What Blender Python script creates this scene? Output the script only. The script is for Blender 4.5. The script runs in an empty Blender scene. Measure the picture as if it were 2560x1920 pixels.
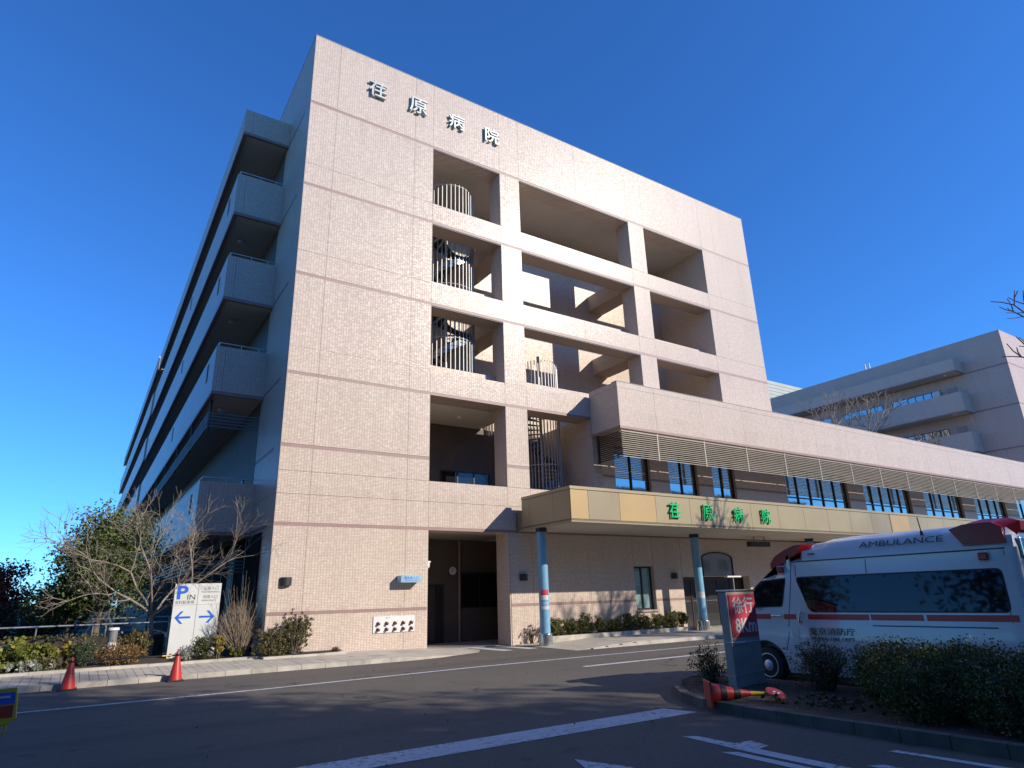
import bpy, bmesh, math, random
import numpy as np
from mathutils import Vector, Matrix
S = bpy.context.scene
COL = S.collection
RAD = math.radians

# ------------------------------------------------------------------ camera, sky, sun, exposure
cam_d = bpy.data.cameras.new('camera'); cam = bpy.data.objects.new('camera', cam_d); COL.objects.link(cam)
yaw, pit, rol = RAD(33.4241), RAD(18.3736), RAD(-1.68647)
fw = Vector((math.sin(yaw)*math.cos(pit), math.cos(yaw)*math.cos(pit), math.sin(pit)))
r0 = Vector((math.cos(yaw), -math.sin(yaw), 0)); u0 = r0.cross(fw)
rr = r0*math.cos(rol) + u0*math.sin(rol); uu = rr.cross(fw)
cam.matrix_world = Matrix(((rr.x, uu.x, -fw.x, 0), (rr.y, uu.y, -fw.y, 0), (rr.z, uu.z, -fw.z, 1.75), (0, 0, 0, 1)))
cam_d.sensor_width = 36; cam_d.lens = 22.5445; cam_d.clip_start = .05; cam_d.clip_end = 3000
S.camera = cam
SUN = Vector((.70, -1.0, .64)).normalized()
sun_el = math.asin(SUN.z); sun_az = math.atan2(SUN.x, SUN.y)
w = bpy.data.worlds.new('World'); S.world = w; w.use_nodes = True
nt = w.node_tree; bg = nt.nodes['Background']
sky = nt.nodes.new('ShaderNodeTexSky'); sky.sky_type = 'NISHITA'; sky.sun_disc = False
sky.sun_elevation = sun_el; sky.sun_rotation = sun_az
sky.air_density = 1.0; sky.dust_density = .0; sky.ozone_density = 8.0
sky.altitude = 0
tint = nt.nodes.new('ShaderNodeVectorMath'); tint.operation = 'MULTIPLY'; tint.inputs[1].default_value = (.53, 1.0, 1.42)   # deep, clear winter blue
nt.links.new(sky.outputs[0], tint.inputs[0]); nt.links.new(tint.outputs[0], bg.inputs[0]); bg.inputs[1].default_value = .15
sl = bpy.data.lights.new('sun', 'SUN'); sl.energy = 5.0; sl.angle = RAD(.53); sl.color = (1, .90, .76)
so = bpy.data.objects.new('sun', sl); COL.objects.link(so)
so.rotation_euler = (-SUN).to_track_quat('-Z', 'Y').to_euler(); so.location = (40, -60, 60)
vs = S.view_settings; S.display_settings.display_device = 'sRGB'
vs.view_transform = 'Standard'; vs.look = 'None'; vs.gamma = 1; vs.exposure = 0.06; vs.use_curve_mapping = False

# ------------------------------------------------------------------ materials
class N:
    def __init__(s, name):
        s.m = bpy.data.materials.new(name); s.m.use_nodes = True; s.t = s.m.node_tree
        s.b = s.t.nodes['Principled BSDF']
    def n(s, typ, ins=None, **kw):
        o = s.t.nodes.new('ShaderNode'+typ)
        for k, v in kw.items(): setattr(o, k, v)
        for k, v in (ins or {}).items():
            i = o.inputs[k]
            if isinstance(v, bpy.types.NodeSocket): s.t.links.new(v, i)
            else: i.default_value = v
        return o
    def math(s, op, a, b=None, c=None):
        d = {0: a}
        if b is not None: d[1] = b
        if c is not None: d[2] = c
        return s.n('Math', d, operation=op).outputs[0]
    def mix(s, f, a, b):
        o = s.n('Mix', data_type='RGBA')
        for i, v in ((0, f), (6, a), (7, b)):
            if isinstance(v, bpy.types.NodeSocket): s.t.links.new(v, o.inputs[i])
            else: o.inputs[i].default_value = (*v, 1) if isinstance(v, tuple) and len(v) == 3 else v
        return o.outputs[2]
    def set(s, **kw):
        for k, v in kw.items():
            i = s.b.inputs[{'color': 'Base Color', 'rough': 'Roughness', 'metal': 'Metallic', 'normal': 'Normal', 'spec': 'Specular IOR Level',
                            'emit': 'Emission Color', 'estr': 'Emission Strength', 'coat': 'Coat Weight', 'trans': 'Transmission Weight'}[k]]
            if isinstance(v, bpy.types.NodeSocket): s.t.links.new(v, i)
            else: i.default_value = (*v, 1) if isinstance(v, tuple) and len(v) == 3 else v
        return s.m
    def pos(s): return s.n('NewGeometry').outputs['Position']
    def noise(s, scale, detail=3, vec=None, rough=.55):
        d = {'Scale': scale, 'Detail': detail, 'Roughness': rough}
        d['Vector'] = vec if vec is not None else s.pos()
        return s.n('TexNoise', d).outputs[0]
    def ramp(s, f, a, b):
        return s.n('MapRange', {0: f, 1: a, 2: b}).outputs[0]
    def bump(s, h, strength=.3, dist=.01):
        return s.n('Bump', {'Strength': strength, 'Distance': dist, 'Height': h}).outputs[0]

MATS = {}
def mat(name, c, rough=.6, c2=None, scale=3, metal=0, bump=0, bscale=40, spec=None, coat=0, dirt=.0, emit=None, estr=0, bdist=.01):
    """a plain paint / stone / metal with uneven colour, fine relief and dirt"""
    g = N(name)
    c2 = c2 or tuple(v*.82 for v in c)
    f = g.ramp(g.noise(scale, 5), .35, .65)
    col = g.mix(f, c, c2)
    if dirt:
        d = g.ramp(g.noise(scale*.35, 6), .5, .75)
        col = g.mix(g.math('MULTIPLY', d, dirt), col, (.06, .055, .045))
    kw = dict(color=col, rough=rough, metal=metal, coat=coat)
    if spec is not None: kw['spec'] = spec
    if bump: kw['normal'] = g.bump(g.noise(bscale, 4), bump, bdist)
    if emit: kw['emit'] = emit; kw['estr'] = estr
    MATS[name] = g.set(**kw); return MATS[name]

def tile_mat(name, ca, cb, mortar, rough=.32, spread=.055, spec=.5, stain=.25):
    """glazed 100 x 50 mm wall tiles, each with its own tone and tilt"""
    g = N(name)
    x, y, z = g.n('SeparateXYZ', {0: g.pos()}).outputs[:]
    u = g.math('DIVIDE', g.math('ADD', x, y), .1); v = g.math('DIVIDE', z, .05)
    cu, cv = g.math('FLOOR', u), g.math('FLOOR', v)
    wn = g.n('TexWhiteNoise', {'Vector': g.n('CombineXYZ', {0: cu, 1: cv, 2: .5}).outputs[0]}, noise_dimensions='3D')
    fu, fv = g.math('FRACT', u), g.math('FRACT', v)
    mu = g.math('GREATER_THAN', g.math('ABSOLUTE', g.math('SUBTRACT', fu, .5)), .435)
    mv = g.math('GREATER_THAN', g.math('ABSOLUTE', g.math('SUBTRACT', fv, .5)), .395)
    m = g.math('MAXIMUM', mu, mv)
    col = g.mix(g.math('POWER', wn.outputs[0], 1.6), ca, cb)
    mp = g.n('Mapping', {0: g.pos(), 3: (1.2, 1.2, .16)})
    st = g.ramp(g.noise(1, 6, mp.outputs[0]), .45, .8)
    big = g.ramp(g.noise(.16, 2), .35, .65)
    col = g.mix(g.math('MULTIPLY', st, stain), col, tuple(v*.62 for v in ca))
    col = g.mix(g.math('MULTIPLY', big, .14), col, tuple(min(1, v*1.2) for v in ca))
    d = g.math('MULTIPLY', g.math('FRACT', g.math('DIVIDE', g.math('SUBTRACT', 21.17+39.07, z), 3.907)), 3.907)
    fall = g.math('POWER', 2.718, g.math('MULTIPLY', d, -1.1))
    sx_ = g.n('CombineXYZ', {0: g.math('ADD', x, y), 1: g.math('MULTIPLY', z, .05), 2: 3.3}).outputs[0]
    stk = g.ramp(g.noise(3.2, 5, sx_, .7), .46, .72)
    col = g.mix(g.math('MULTIPLY', g.math('MULTIPLY', fall, stk), .42), col, tuple(v*.50 for v in ca))
    col = g.mix(m, col, mortar)
    dv = g.n('VectorMath', {0: wn.outputs[1], 1: (.5, .5, .5)}, operation='SUBTRACT').outputs[0]
    dv = g.n('VectorMath', {0: dv, 3: spread}, operation='SCALE').outputs[0]
    nn = g.n('VectorMath', {0: g.n('NewGeometry').outputs['Normal'], 1: dv}, operation='ADD').outputs[0]
    nn = g.n('VectorMath', {0: nn}, operation='NORMALIZE').outputs[0]
    MATS[name] = g.set(color=col, rough=g.math('ADD', rough, g.math('MULTIPLY', m, .4)), normal=nn, spec=spec)
    return MATS[name]

tile_mat('tile', (.60, .495, .408), (.705, .605, .51), (.40, .315, .255), spec=.25)
tile_mat('tile_grey', (.58, .45, .37), (.68, .55, .46), (.38, .29, .24), rough=.4, spec=.27)
mat('band', (.33, .215, .19), .5, (.29, .19, .165), 2)
mat('joint', (.12, .09, .08), .8)
mat('inner_wall', (.40, .33, .29), .6, (.35, .285, .25), 1.5, bump=.1)
mat('ceiling', (.62, .58, .50), .8, (.57, .53, .46), .5)
mat('concrete', (.40, .38, .35), .85, (.30, .285, .26), 1.2, bump=.25, dirt=.5)
mat('roof_grey', (.34, .34, .33), .85)
mat('steel_rail', (.62, .63, .62), .35, metal=.75)
mat('bar_steel', (.46, .465, .46), .5, metal=.2)
mat('stair_steel', (.20, .215, .23), .3, metal=.6)
mat('shade_brown', (.13, .10, .085), .6, (.10, .078, .066), 1.5)  # dark brown that puts deep shade into the colour of recessed walls
mat('slat_dark', (.13, .15, .16), .5, metal=.3)
mat('dark_metal', (.045, .048, .052), .45, metal=.3)
mat('frame_dark', (.035, .028, .025), .4)
mat('louver', (.44, .40, .32), .45, (.39, .355, .28), 2, metal=.15)
mat('gold_a', (.46, .32, .145), .42, (.43, .30, .135), .8, metal=.1, dirt=.3)
mat('gold_b', (.31, .255, .16), .42, (.285, .235, .145), .8, metal=.1, dirt=.3)
mat('gold_c', (.36, .30, .175), .42, (.335, .275, .16), .8, metal=.1, dirt=.3)
mat('gold_dark', (.20, .16, .10), .5)
mat('soffit', (.52, .48, .42), .7, (.47, .43, .375), .8)
mat('letter_steel', (.42, .46, .45), .4, metal=.3)
mat('letter_green', (.0, .55, .16), .35, (.0, .50, .14))
mat('letter_green_side', (.0, .22, .07), .5)
mat('pillar_blue', (.20, .42, .58), .4, (.17, .37, .53), 4, dirt=.15)
mat('stainless', (.60, .57, .52), .22, metal=.9)
mat('white', (.74, .74, .72), .5, (.68, .68, .66), 3)
mat('sign_white', (.66, .68, .66), .35, (.62, .64, .62), 2, dirt=.12)
mat('sign_blue', (.02, .13, .62), .4, (.02, .12, .58))
mat('sign_sky', (.30, .52, .66), .4)
mat('ink', (.03, .035, .04), .5)
mat('ink_grey', (.22, .22, .22), .5)
mat('red', (.52, .035, .03), .45, (.44, .03, .025), 6, dirt=.2)
mat('sign_red', (.62, .06, .09), .45, (.55, .05, .08), 3, dirt=.1)
mat('yellow', (.80, .50, .03), .45, (.74, .46, .03), 6, dirt=.15)
mat('black', (.014, .014, .015), .5)
mat('shade_black', (.02, .02, .022), .9, spec=.1)  # near-black for the painted shade low on the wing wall
mat('rubber', (.02, .02, .021), .75, bump=.2)
mat('brass', (.17, .06, .045), .4, metal=.4)
mat('curtain', (.72, .80, .78), .8, (.66, .74, .72), 6)
mat('soil', (.085, .062, .042), .95, (.05, .038, .027), 6, bump=.6, bscale=18, bdist=.03)
mat('earth', (.16, .15, .11), .95, (.11, .11, .075), .3, bump=.4, bscale=8)
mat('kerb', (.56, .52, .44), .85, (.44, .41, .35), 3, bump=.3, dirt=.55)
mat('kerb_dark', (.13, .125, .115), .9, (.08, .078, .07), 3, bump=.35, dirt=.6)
mat('slab', (.52, .47, .39), .85, (.42, .38, .31), 2.2, bump=.25, dirt=.4)
mat('pave_joint', (.10, .09, .075), .9)
mat('bark', (.20, .165, .13), .9, (.12, .098, .08), 9, bump=.5, bscale=30)
mat('bark_pale', (.34, .29, .235), .9, (.22, .185, .15), 7, bump=.5, bscale=30)
mat('bark_dark', (.07, .056, .046), .9, (.045, .037, .03), 7, bump=.4)
mat('stalk', (.34, .27, .205), .9, (.22, .175, .13), 9)
mat('paint_white', (.66, .67, .67), .6)
mat('ambulance_white', (.66, .68, .70), .22, (.64, .66, .68), .7, coat=.6)
mat('ambulance_seam', (.10, .11, .12), .5)
mat('ambulance_red', (.52, .02, .025), .3, (.48, .018, .02))
mat('lamp_red', (.36, .010, .012), .28, (.30, .008, .010), coat=.1)
mat('amber', (.50, .12, .05), .2)
mat('ambulance_green', (.012, .085, .06), .4)
mat('chrome', (.75, .76, .78), .12, metal=1)
mat('rim', (.82, .84, .86), .3, metal=.3)
mat('siding', (.40, .42, .38), .6, (.37, .39, .35), .4)
mat('house_wall', (.62, .60, .56), .8); mat('house_roof', (.13, .13, .145), .7); mat('house_roof_brown', (.22, .15, .12), .7)

def glass(name, c, rough=.03, metal=.0, spec=.5):
    g = N(name)
    nrm = g.bump(g.noise(1.1, 2), .04, .05)
    MATS[name] = g.set(color=c, rough=rough, metal=metal, spec=spec, normal=nrm); return MATS[name]
glass('glass', (.42, .47, .46), .04, .8)
glass('glass_dark', (.012, .014, .018), .03, 0, .6)
glass('glass_door', (.05, .05, .05), .03, .25)
glass('glass_car', (.008, .010, .016), .03, 0, .4)

def clear_glass():
    g = N('glass_clear'); tr = g.n('BsdfTransparent', {0: (.85, .93, .92, 1)}); gl = g.n('BsdfGlossy', {'Roughness': .03})
    mx = g.n('MixShader', {0: .12, 1: tr.outputs[0], 2: gl.outputs[0]}); g.t.links.new(mx.outputs[0], g.t.nodes['Material Output'].inputs[0]); MATS['glass_clear'] = g.m
clear_glass(); glass('glass_arch', (.34, .33, .29), .05, .7)
def asphalt():
    g = N('asphalt')
    sp = g.ramp(g.noise(70, 2), .35, .7); sp2 = g.ramp(g.noise(26, 3), .38, .68); big = g.ramp(g.noise(.3, 5), .35, .68); mid = g.ramp(g.noise(2.2, 6, rough=.7), .38, .72)
    col = g.mix(big, (.160, .136, .104), (.114, .098, .077))
    col = g.mix(g.math('MULTIPLY', mid, .45), col, (.070, .063, .055))
    col = g.mix(g.math('MULTIPLY', sp2, .45), col, (.070, .063, .055))
    col = g.mix(g.math('MULTIPLY', sp, .6), col, (.27, .245, .21))
    mp = g.n('Mapping', {0: g.pos(), 3: (.07, 1.0, 1)})
    tr = g.ramp(g.noise(.8, 4, mp.outputs[0]), .52, .68)
    col = g.mix(g.math('MULTIPLY', tr, .4), col, (.066, .064, .062))
    vo = g.n('TexVoronoi', {'Vector': g.n('VectorMath', {0: g.pos(), 1: g.n('VectorMath', {0: g.n('TexNoise', {'Vector': g.pos(), 'Scale': 1.3, 'Detail': 5}).outputs[1], 3: .9}, operation='SCALE').outputs[0]}, operation='ADD').outputs[0], 'Scale': .22}, feature='DISTANCE_TO_EDGE')
    cr = g.math('LESS_THAN', vo.outputs[0], .0045); cm = g.math('MULTIPLY', cr, g.ramp(g.noise(.25, 2), .5, .56))
    col = g.mix(g.math('MULTIPLY', cm, .7), col, (.03, .03, .03))
    gr = g.ramp(g.noise(14, 4, rough=.75), .36, .68)
    col = g.mix(g.math('MULTIPLY', gr, .38), col, (.060, .054, .047))
    oil = g.ramp(g.noise(1.4, 2), .66, .74)
    col = g.mix(g.math('MULTIPLY', oil, .5), col, (.05, .048, .046))
    MATS['asphalt'] = g.set(color=col, rough=.85, normal=g.bump(g.noise(60, 4), .7, .02), spec=.3)
asphalt()
def marking():
    g = N('marking')
    a = g.ramp(g.noise(11, 8, rough=.7), .50, .60); b = g.ramp(g.noise(60, 3), .35, .75)
    sc = g.ramp(g.noise(1.3, 4), .38, .62)
    col = g.mix(g.math('MULTIPLY', b, .3), (.60, .61, .61), (.40, .40, .39))
    f = g.math('MULTIPLY', a, sc)
    col = g.mix(f, col, (.10, .098, .092))
    MATS['marking'] = g.set(color=col, rough=.7, normal=g.bump(g.noise(120, 3), .35, .008))
marking()
def leaf(name, c1, c2, rough=.45, trans=.25, spec=.4):
    g = N(name)
    ri = g.n('NewGeometry').outputs['Random Per Island']
    col = g.mix(ri, c1, c2)
    g.set(color=col, rough=rough, spec=spec)
    tl = g.n('BsdfTranslucent', {0: col}); mx = g.n('MixShader', {0: trans, 1: g.b.outputs[0], 2: tl.outputs[0]})
    g.t.links.new(mx.outputs[0], g.t.nodes['Material Output'].inputs[0])
    MATS[name] = g.m
leaf('leaf_ever', (.045, .075, .026), (.13, .155, .055))
leaf('leaf_camellia', (.075, .12, .035), (.20, .235, .085))
leaf('leaf_hedge', (.035, .058, .016), (.095, .12, .036))
leaf('leaf_bush', (.045, .060, .018), (.13, .13, .045))
leaf('leaf_nandina', (.08, .13, .03), (.25, .22, .07))
leaf('leaf_bright', (.14, .19, .035), (.30, .28, .06))
leaf('leaf_yellow', (.33, .28, .04), (.46, .34, .07))
leaf('leaf_brown', (.20, .115, .045), (.36, .22, .095))
leaf('leaf_olive', (.10, .095, .035), (.20, .17, .07))
leaf('leaf_red', (.60, .12, .08), (.30, .13, .07))
leaf('leaf_grey', (.30, .33, .26), (.48, .50, .42))
leaf('leaf_conifer', (.05, .08, .035), (.13, .16, .08))
leaf('petal', (.70, .68, .62), (.60, .56, .45))
leaf('leaf_dry', (.26, .17, .10), (.15, .10, .06))

# ------------------------------------------------------------------ builders
WM = {}
def reg(o, parent=None, M=None):
    COL.objects.link(o); M = M or Matrix.Identity(4); WM[o.name] = M
    if parent:
        o.parent = parent; o.matrix_parent_inverse = WM[parent.name].inverted()
    o.matrix_basis = M
    return o
def tag(o, label, cat, group=None):
    o['label'] = label; o['category'] = cat
    if group: o['group'] = group
    return o
def thing(name, label, cat, loc=(0, 0, 0), group=None):
    o = bpy.data.objects.new(name, None); o.empty_display_size = .3
    return tag(reg(o, None, Matrix.Translation(loc)), label, cat, group)
CUBE = {}
def box(name, m, parent, x0, x1, y0, y1, z0, z1):
    """a plain block; alike blocks share one mesh"""
    if m not in CUBE:
        me = bpy.data.meshes.new('block_'+m)
        v = [(a, b, c) for a in (-.5, .5) for b in (-.5, .5) for c in (-.5, .5)]
        me.from_pydata(v, [], [(0, 1, 3, 2), (4, 6, 7, 5), (0, 4, 5, 1), (2, 3, 7, 6), (0, 2, 6, 4), (1, 5, 7, 3)])
        me.materials.append(MATS[m]); CUBE[m] = me
    o = bpy.data.objects.new(name, CUBE[m])
    M = Matrix.Translation(((x0+x1)/2, (y0+y1)/2, (z0+z1)/2)) @ Matrix.Diagonal((abs(x1-x0), abs(y1-y0), abs(z1-z0), 1))
    return reg(o, parent, M)
def frame_axes(d):
    d = Vector(d).normalized(); a = Vector((0, 0, 1)) if abs(d.z) < .9 else Vector((1, 0, 0))
    x = d.cross(a).normalized(); return x, d.cross(x)
class MB:
    def __init__(s): s.v = []; s.f = []; s.mi = []; s.smooth = []
    def add(s, v, f, k=0, sm=False):
        n = len(s.v); s.v += [tuple(p) for p in v]; s.f += [tuple(i+n for i in q) for q in f]
        s.mi += [k]*len(f); s.smooth += [sm]*len(f); return s
    def box(s, x0, x1, y0, y1, z0, z1, k=0):
        v = [(a, b, c) for a in (x0, x1) for b in (y0, y1) for c in (z0, z1)]
        return s.add(v, [(0, 1, 3, 2), (4, 6, 7, 5), (0, 4, 5, 1), (2, 3, 7, 6), (0, 2, 6, 4), (1, 5, 7, 3)], k)
    def tube(s, p, q, r0, r1=None, n=8, k=0, cap=True, sm=True):
        p, q = Vector(p), Vector(q); r1 = r0 if r1 is None else r1
        if (q-p).length < 1e-6: return s
        x, y = frame_axes(q-p); v = []
        for c, r in ((p, r0), (q, r1)):
            for i in range(n):
                a = 2*math.pi*i/n; v.append(c + x*(r*math.cos(a)) + y*(r*math.sin(a)))
        f = [(i, i+n, (i+1) % n+n, (i+1) % n) for i in range(n)]
        s.add(v, f, k, sm)
        if cap: s.add(v, [tuple(range(n)), tuple(range(2*n-1, n-1, -1))], k)
        return s
    def path(s, pts, r, n=8, k=0):
        for a, b in zip(pts, pts[1:]): s.tube(a, b, r, n=n, k=k)
        return s
    def lathe(s, c, prof, n=16, k=0, axis=(0, 0, 1), sm=True):
        c = Vector(c); x, y = frame_axes(axis); d = Vector(axis).normalized(); v = []
        for r, h in prof:
            for i in range(n):
                a = 2*math.pi*i/n; v.append(c + d*h + x*(r*math.cos(a)) + y*(r*math.sin(a)))
        f = [(j*n+i, j*n+(i+1) % n, (j+1)*n+(i+1) % n, (j+1)*n+i) for j in range(len(prof)-1) for i in range(n)]
        s.add(v, f, k, sm)
        return s.add(v, [tuple(range(n))[::-1], tuple(range((len(prof)-1)*n, len(prof)*n))], k)
    def prism(s, poly, d, k=0):
        """poly: 3-D points of a flat outline, pushed along vector d"""
        n = len(poly); d = Vector(d); v = [Vector(p) for p in poly] + [Vector(p)+d for p in poly]
        return s.add(v, [tuple(range(n))[::-1], tuple(range(n, 2*n))] + [(i, (i+1) % n, n+(i+1) % n, n+i) for i in range(n)], k)
    def build(s, name, m, parent=None, bevel=0, fix=False):
        me = bpy.data.meshes.new(name); me.from_pydata(s.v, [], s.f)
        for q in (m if isinstance(m, (list, tuple)) else [m]): me.materials.append(MATS[q])
        me.polygons.foreach_set('material_index', s.mi); me.polygons.foreach_set('use_smooth', s.smooth)
        me.update(); o = bpy.data.objects.new(name, me); reg(o, parent)
        if fix:
            bm = bmesh.new(); bm.from_mesh(me); bmesh.ops.remove_doubles(bm, verts=bm.verts, dist=1e-5); bmesh.ops.recalc_face_normals(bm, faces=bm.faces); bm.to_mesh(me); bm.free()
        if bevel:
            b = o.modifiers.new('bevel', 'BEVEL'); b.width = bevel; b.segments = 2; b.limit_method = 'ANGLE'; b.angle_limit = RAD(50)
        return o
def tube(name, m, parent, p, q, r, n=10): return MB().tube(p, q, r, n=n).build(name, m, parent)
TXT = {}
def glyphs(body, off):
    if (body, off) in TXT: return TXT[body, off]
    c = bpy.data.curves.new('lettering', 'FONT'); c.body = body; c.offset = off; c.extrude = .5; c.resolution_u = 3
    o = bpy.data.objects.new('lettering', c); COL.objects.link(o)
    me = bpy.data.meshes.new_from_object(o.evaluated_get(bpy.context.evaluated_depsgraph_get()))
    v = np.zeros(len(me.vertices)*3); me.vertices.foreach_get('co', v); v = v.reshape(-1, 3)
    f = [tuple(p.vertices) for p in me.polygons]
    bpy.data.objects.remove(o); bpy.data.curves.remove(c); bpy.data.meshes.remove(me)
    TXT[body, off] = (v, f); return TXT[body, off]
def text(name, body, m, parent, c, h, xd=(1, 0, 0), yd=(0, 0, 1), depth=.004, off=0, width=None):
    """lettering centred on c, h tall, standing depth proud of the face it is on"""
    v, f = glyphs(body, off); lo, hi = v.min(0), v.max(0)
    x, y = Vector(xd), Vector(yd); z = x.cross(y); c = Vector(c)
    sy = h/(hi[1]-lo[1]); sx = sy if width is None else width/(hi[0]-lo[0])
    mx, my = (lo[0]+hi[0])/2, (lo[1]+hi[1])/2
    vv = [c + x*((p[0]-mx)*sx) + y*((p[1]-my)*sy) + z*(p[2]+.5)*depth for p in v]
    return MB().add(vv, f).build(name, m, parent)
def leaves(name, m, parent, P, size, seed=0, aspect=.55, up=.0, jitter=.4):
    """one small leaf-shaped face at each point of P"""
    r = np.random.default_rng(seed); P = np.asarray(P, float); n = len(P)
    a = r.normal(size=(n, 3)); a[:, 2] += up; a /= np.linalg.norm(a, axis=1)[:, None]
    b = np.cross(a, r.normal(size=(n, 3))); b /= np.linalg.norm(b, axis=1)[:, None]; 
    s = (size*(1-jitter/2+jitter*r.random(n)))[:, None]
    nrm = np.cross(a, b)
    V = np.stack([P-b*s*.5, P+np.cross(b, nrm)*s*.5*aspect+nrm*s*.08, P+b*s*.5, P-np.cross(b, nrm)*s*.5*aspect+nrm*s*.08], 1).reshape(-1, 3)
    me = bpy.data.meshes.new(name); me.vertices.add(4*n); me.vertices.foreach_set('co', V.ravel())
    me.loops.add(4*n); me.loops.foreach_set('vertex_index', np.arange(4*n)); me.polygons.add(n)
    me.polygons.foreach_set('loop_start', np.arange(0, 4*n, 4)); me.materials.append(MATS[m]); me.update(calc_edges=True)
    return reg(bpy.data.objects.new(name, me), parent)
def clumps(c, rad, ncl, per, spread, seed, shell=.55, flat=1.0):
    """leaf positions in clumps spread through an ellipsoid's volume"""
    r = np.random.default_rng(seed); d = r.normal(size=(ncl, 3)); d /= np.linalg.norm(d, axis=1)[:, None]
    q = d*(shell+(1-shell)*r.random((ncl, 1)))**1.0*np.asarray(rad)*(.82+.36*r.random((ncl, 1)))
    k = np.repeat(q, per, 0) + r.normal(size=(ncl*per, 3))*spread*np.array([1, 1, flat])
    return np.asarray(c)+k
def branches(mb, p, d, L, r, depth, rg, kids=(2, 3), spread=.6, shrink=.72, up=.12, n=5, tips=None, wob=.16, minr=.004):
    p = Vector(p); d = Vector(d).normalized(); seg = 3 if depth > 1 else 2
    for i in range(seg):
        d2 = (d + Vector((rg.gauss(0, wob), rg.gauss(0, wob), rg.gauss(0, wob)+up*.35))).normalized()
        q = p + d2*(L/seg); ra = max(minr, r*(1-.28*i/seg)); rb = max(minr, r*(1-.28*(i+1)/seg))
        mb.tube(p, q, ra, rb, n=n if r > .02 else 3, cap=False); p, d = q, d2
        if depth > 0 and i < seg-1 and rg.random() < .55:
            x, y = frame_axes(d); a = rg.random()*6.283; e = (d + (x*math.cos(a)+y*math.sin(a))*spread*1.2 + Vector((0, 0, up))).normalized()
            branches(mb, p, e, L*shrink*.85, r*.5, depth-1, rg, kids, spread, shrink, up, n, tips, wob, minr)
    if depth > 0:
        k = rg.randint(*kids); a0 = rg.random()*6.283
        for j in range(k):
            x, y = frame_axes(d); a = a0+6.283*j/k+rg.gauss(0, .3)
            e = (d + (x*math.cos(a)+y*math.sin(a))*spread*rg.uniform(.7, 1.25) + Vector((0, 0, up))).normalized()
            branches(mb, p, e, L*shrink*rg.uniform(.8, 1.15), r*.66, depth-1, rg, kids, spread, shrink, up, n, tips, wob, minr)
    elif tips is not None: tips.append(tuple(p))
def structure(o): o['kind'] = 'structure'; return o

# ------------------------------------------------------------------ ground, road, pavements
structure(MB().add([(-900, -900, -.06), (900, -900, -.06), (900, 900, -.06), (-900, 900, -.06)], [(0, 1, 2, 3)]).build('ground', 'earth'))
road = structure(MB().add([(-70, -70, 0), (130, -70, 0), (130, 30, 0), (-70, 30, 0)], [(0, 1, 2, 3)]).build('road', 'asphalt'))
def mark(pts, z=.005):
    """painted road marking: outline in plan"""
    n = len(pts); o = MB().add([(x, y, z) for x, y in pts], [tuple(range(n))]).build('road_marking', 'marking', road); return o
mark([(-20, 15.70), (3.6, 15.72), (9.1, 16.12), (9.1, 16.27), (3.6, 15.87), (-20, 15.85)])
mark([(9.1, 16.12), (12.5, 16.16), (40, 15.9), (40, 16.05), (12.5, 16.31), (9.1, 16.27)])
mark([(11.25, 13.98), (30, 13.95), (30, 14.18), (11.25, 14.18)])
mark([(-4, 7.66), (8.25, 7.62), (8.12, 8.20), (-4, 8.22)])
for x in (12.62, 13.66, 14.70):
    mark([(x, 20.15), (x+.44, 20.15), (x+.28, 23.0), (x-.16, 23.0)])
mark([(6.77, 6.56), (6.92, 6.44), (6.93, 5.88), (7.20, 5.84), (7.13, 5.54), (6.90, 5.50), (6.88, 2.6), (6.68, 2.6), (6.70, 5.5)])
mark([(6.46, 5.68), (6.60, 5.56), (6.60, 3.2), (6.44, 3.2)])
mark([(4.98, 6.50), (5.24, 5.80), (5.06, 5.80), (5.06, 3.4), (4.88, 3.4), (4.88, 5.8), (4.70, 5.8)])
mark([(7.10, 4.34), (7.26, 4.24), (7.26, 2.6), (7.10, 2.6)])
mark([(7.86, 4.52), (7.98, 4.5), (8.06, 3.2), (7.94, 3.2)])

# pavement before the tower, rising gently to the wall
def pz(y): return .125 + .03*(y-19.62)
pave = MB(); pave.prism([(-16, 19.62, 0), (-16, 19.62, pz(19.62)-.012), (-16, 22.02, pz(22.02)-.012), (-16, 22.02, 0)], (24.4, 0, 0))
pave = structure(pave.build('pavement', 'pave_joint'))
sm = MB().box(-.0945, .0945, -.588, .588, -.03, 0); sm = sm.build('paving_slab', 'slab', pave); slab_me = sm.data
bpy.data.objects.remove(sm)
rg = random.Random(3)
ROT = Matrix.Rotation(math.atan(.03), 4, 'X')
for i in range(72):
    for j in range(2):
        x = -6.0 + i*.2 + .1; y = 20.24 + j*1.19
        if x > 8.4: continue
        o = bpy.data.objects.new('paving_slab', slab_me)
        reg(o, pave, Matrix.Translation((x + (.0 if j == 0 else .0), y, pz(y)+rg.uniform(-.002, .003))) @ ROT @ Matrix.Rotation(rg.gauss(0, .003), 4, 'Z'))
x = -9.6
while x < 8.3:
    L = .66; box('kerb_stone', 'kerb', pave, x+.005, x+L-.005, 19.47, 19.615, -.02, .122+rg.uniform(-.004, .004)); x += L
# dropped apron where the pavement runs down to the passage
ap = MB(); A = [(8.41, 19.47, .118), (9.1, 19.5, .085), (10.0, 19.7, .04), (10.95, 20.12, .012), (11.85, 20.5, .008), (12.3, 21.2, .008), (12.35, 22.4, .012), (10.58, 22.4, .11), (10.58, 21.98, .13), (8.41, 21.98, .19)]
n = len(A); ap.add(A + [(p[0], p[1], -.02) for p in A], [tuple(range(n))] + [(i, n+i, n+(i+1) % n, (i+1) % n) for i in range(n)])
structure(ap.build('pavement_apron', 'slab'))
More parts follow.
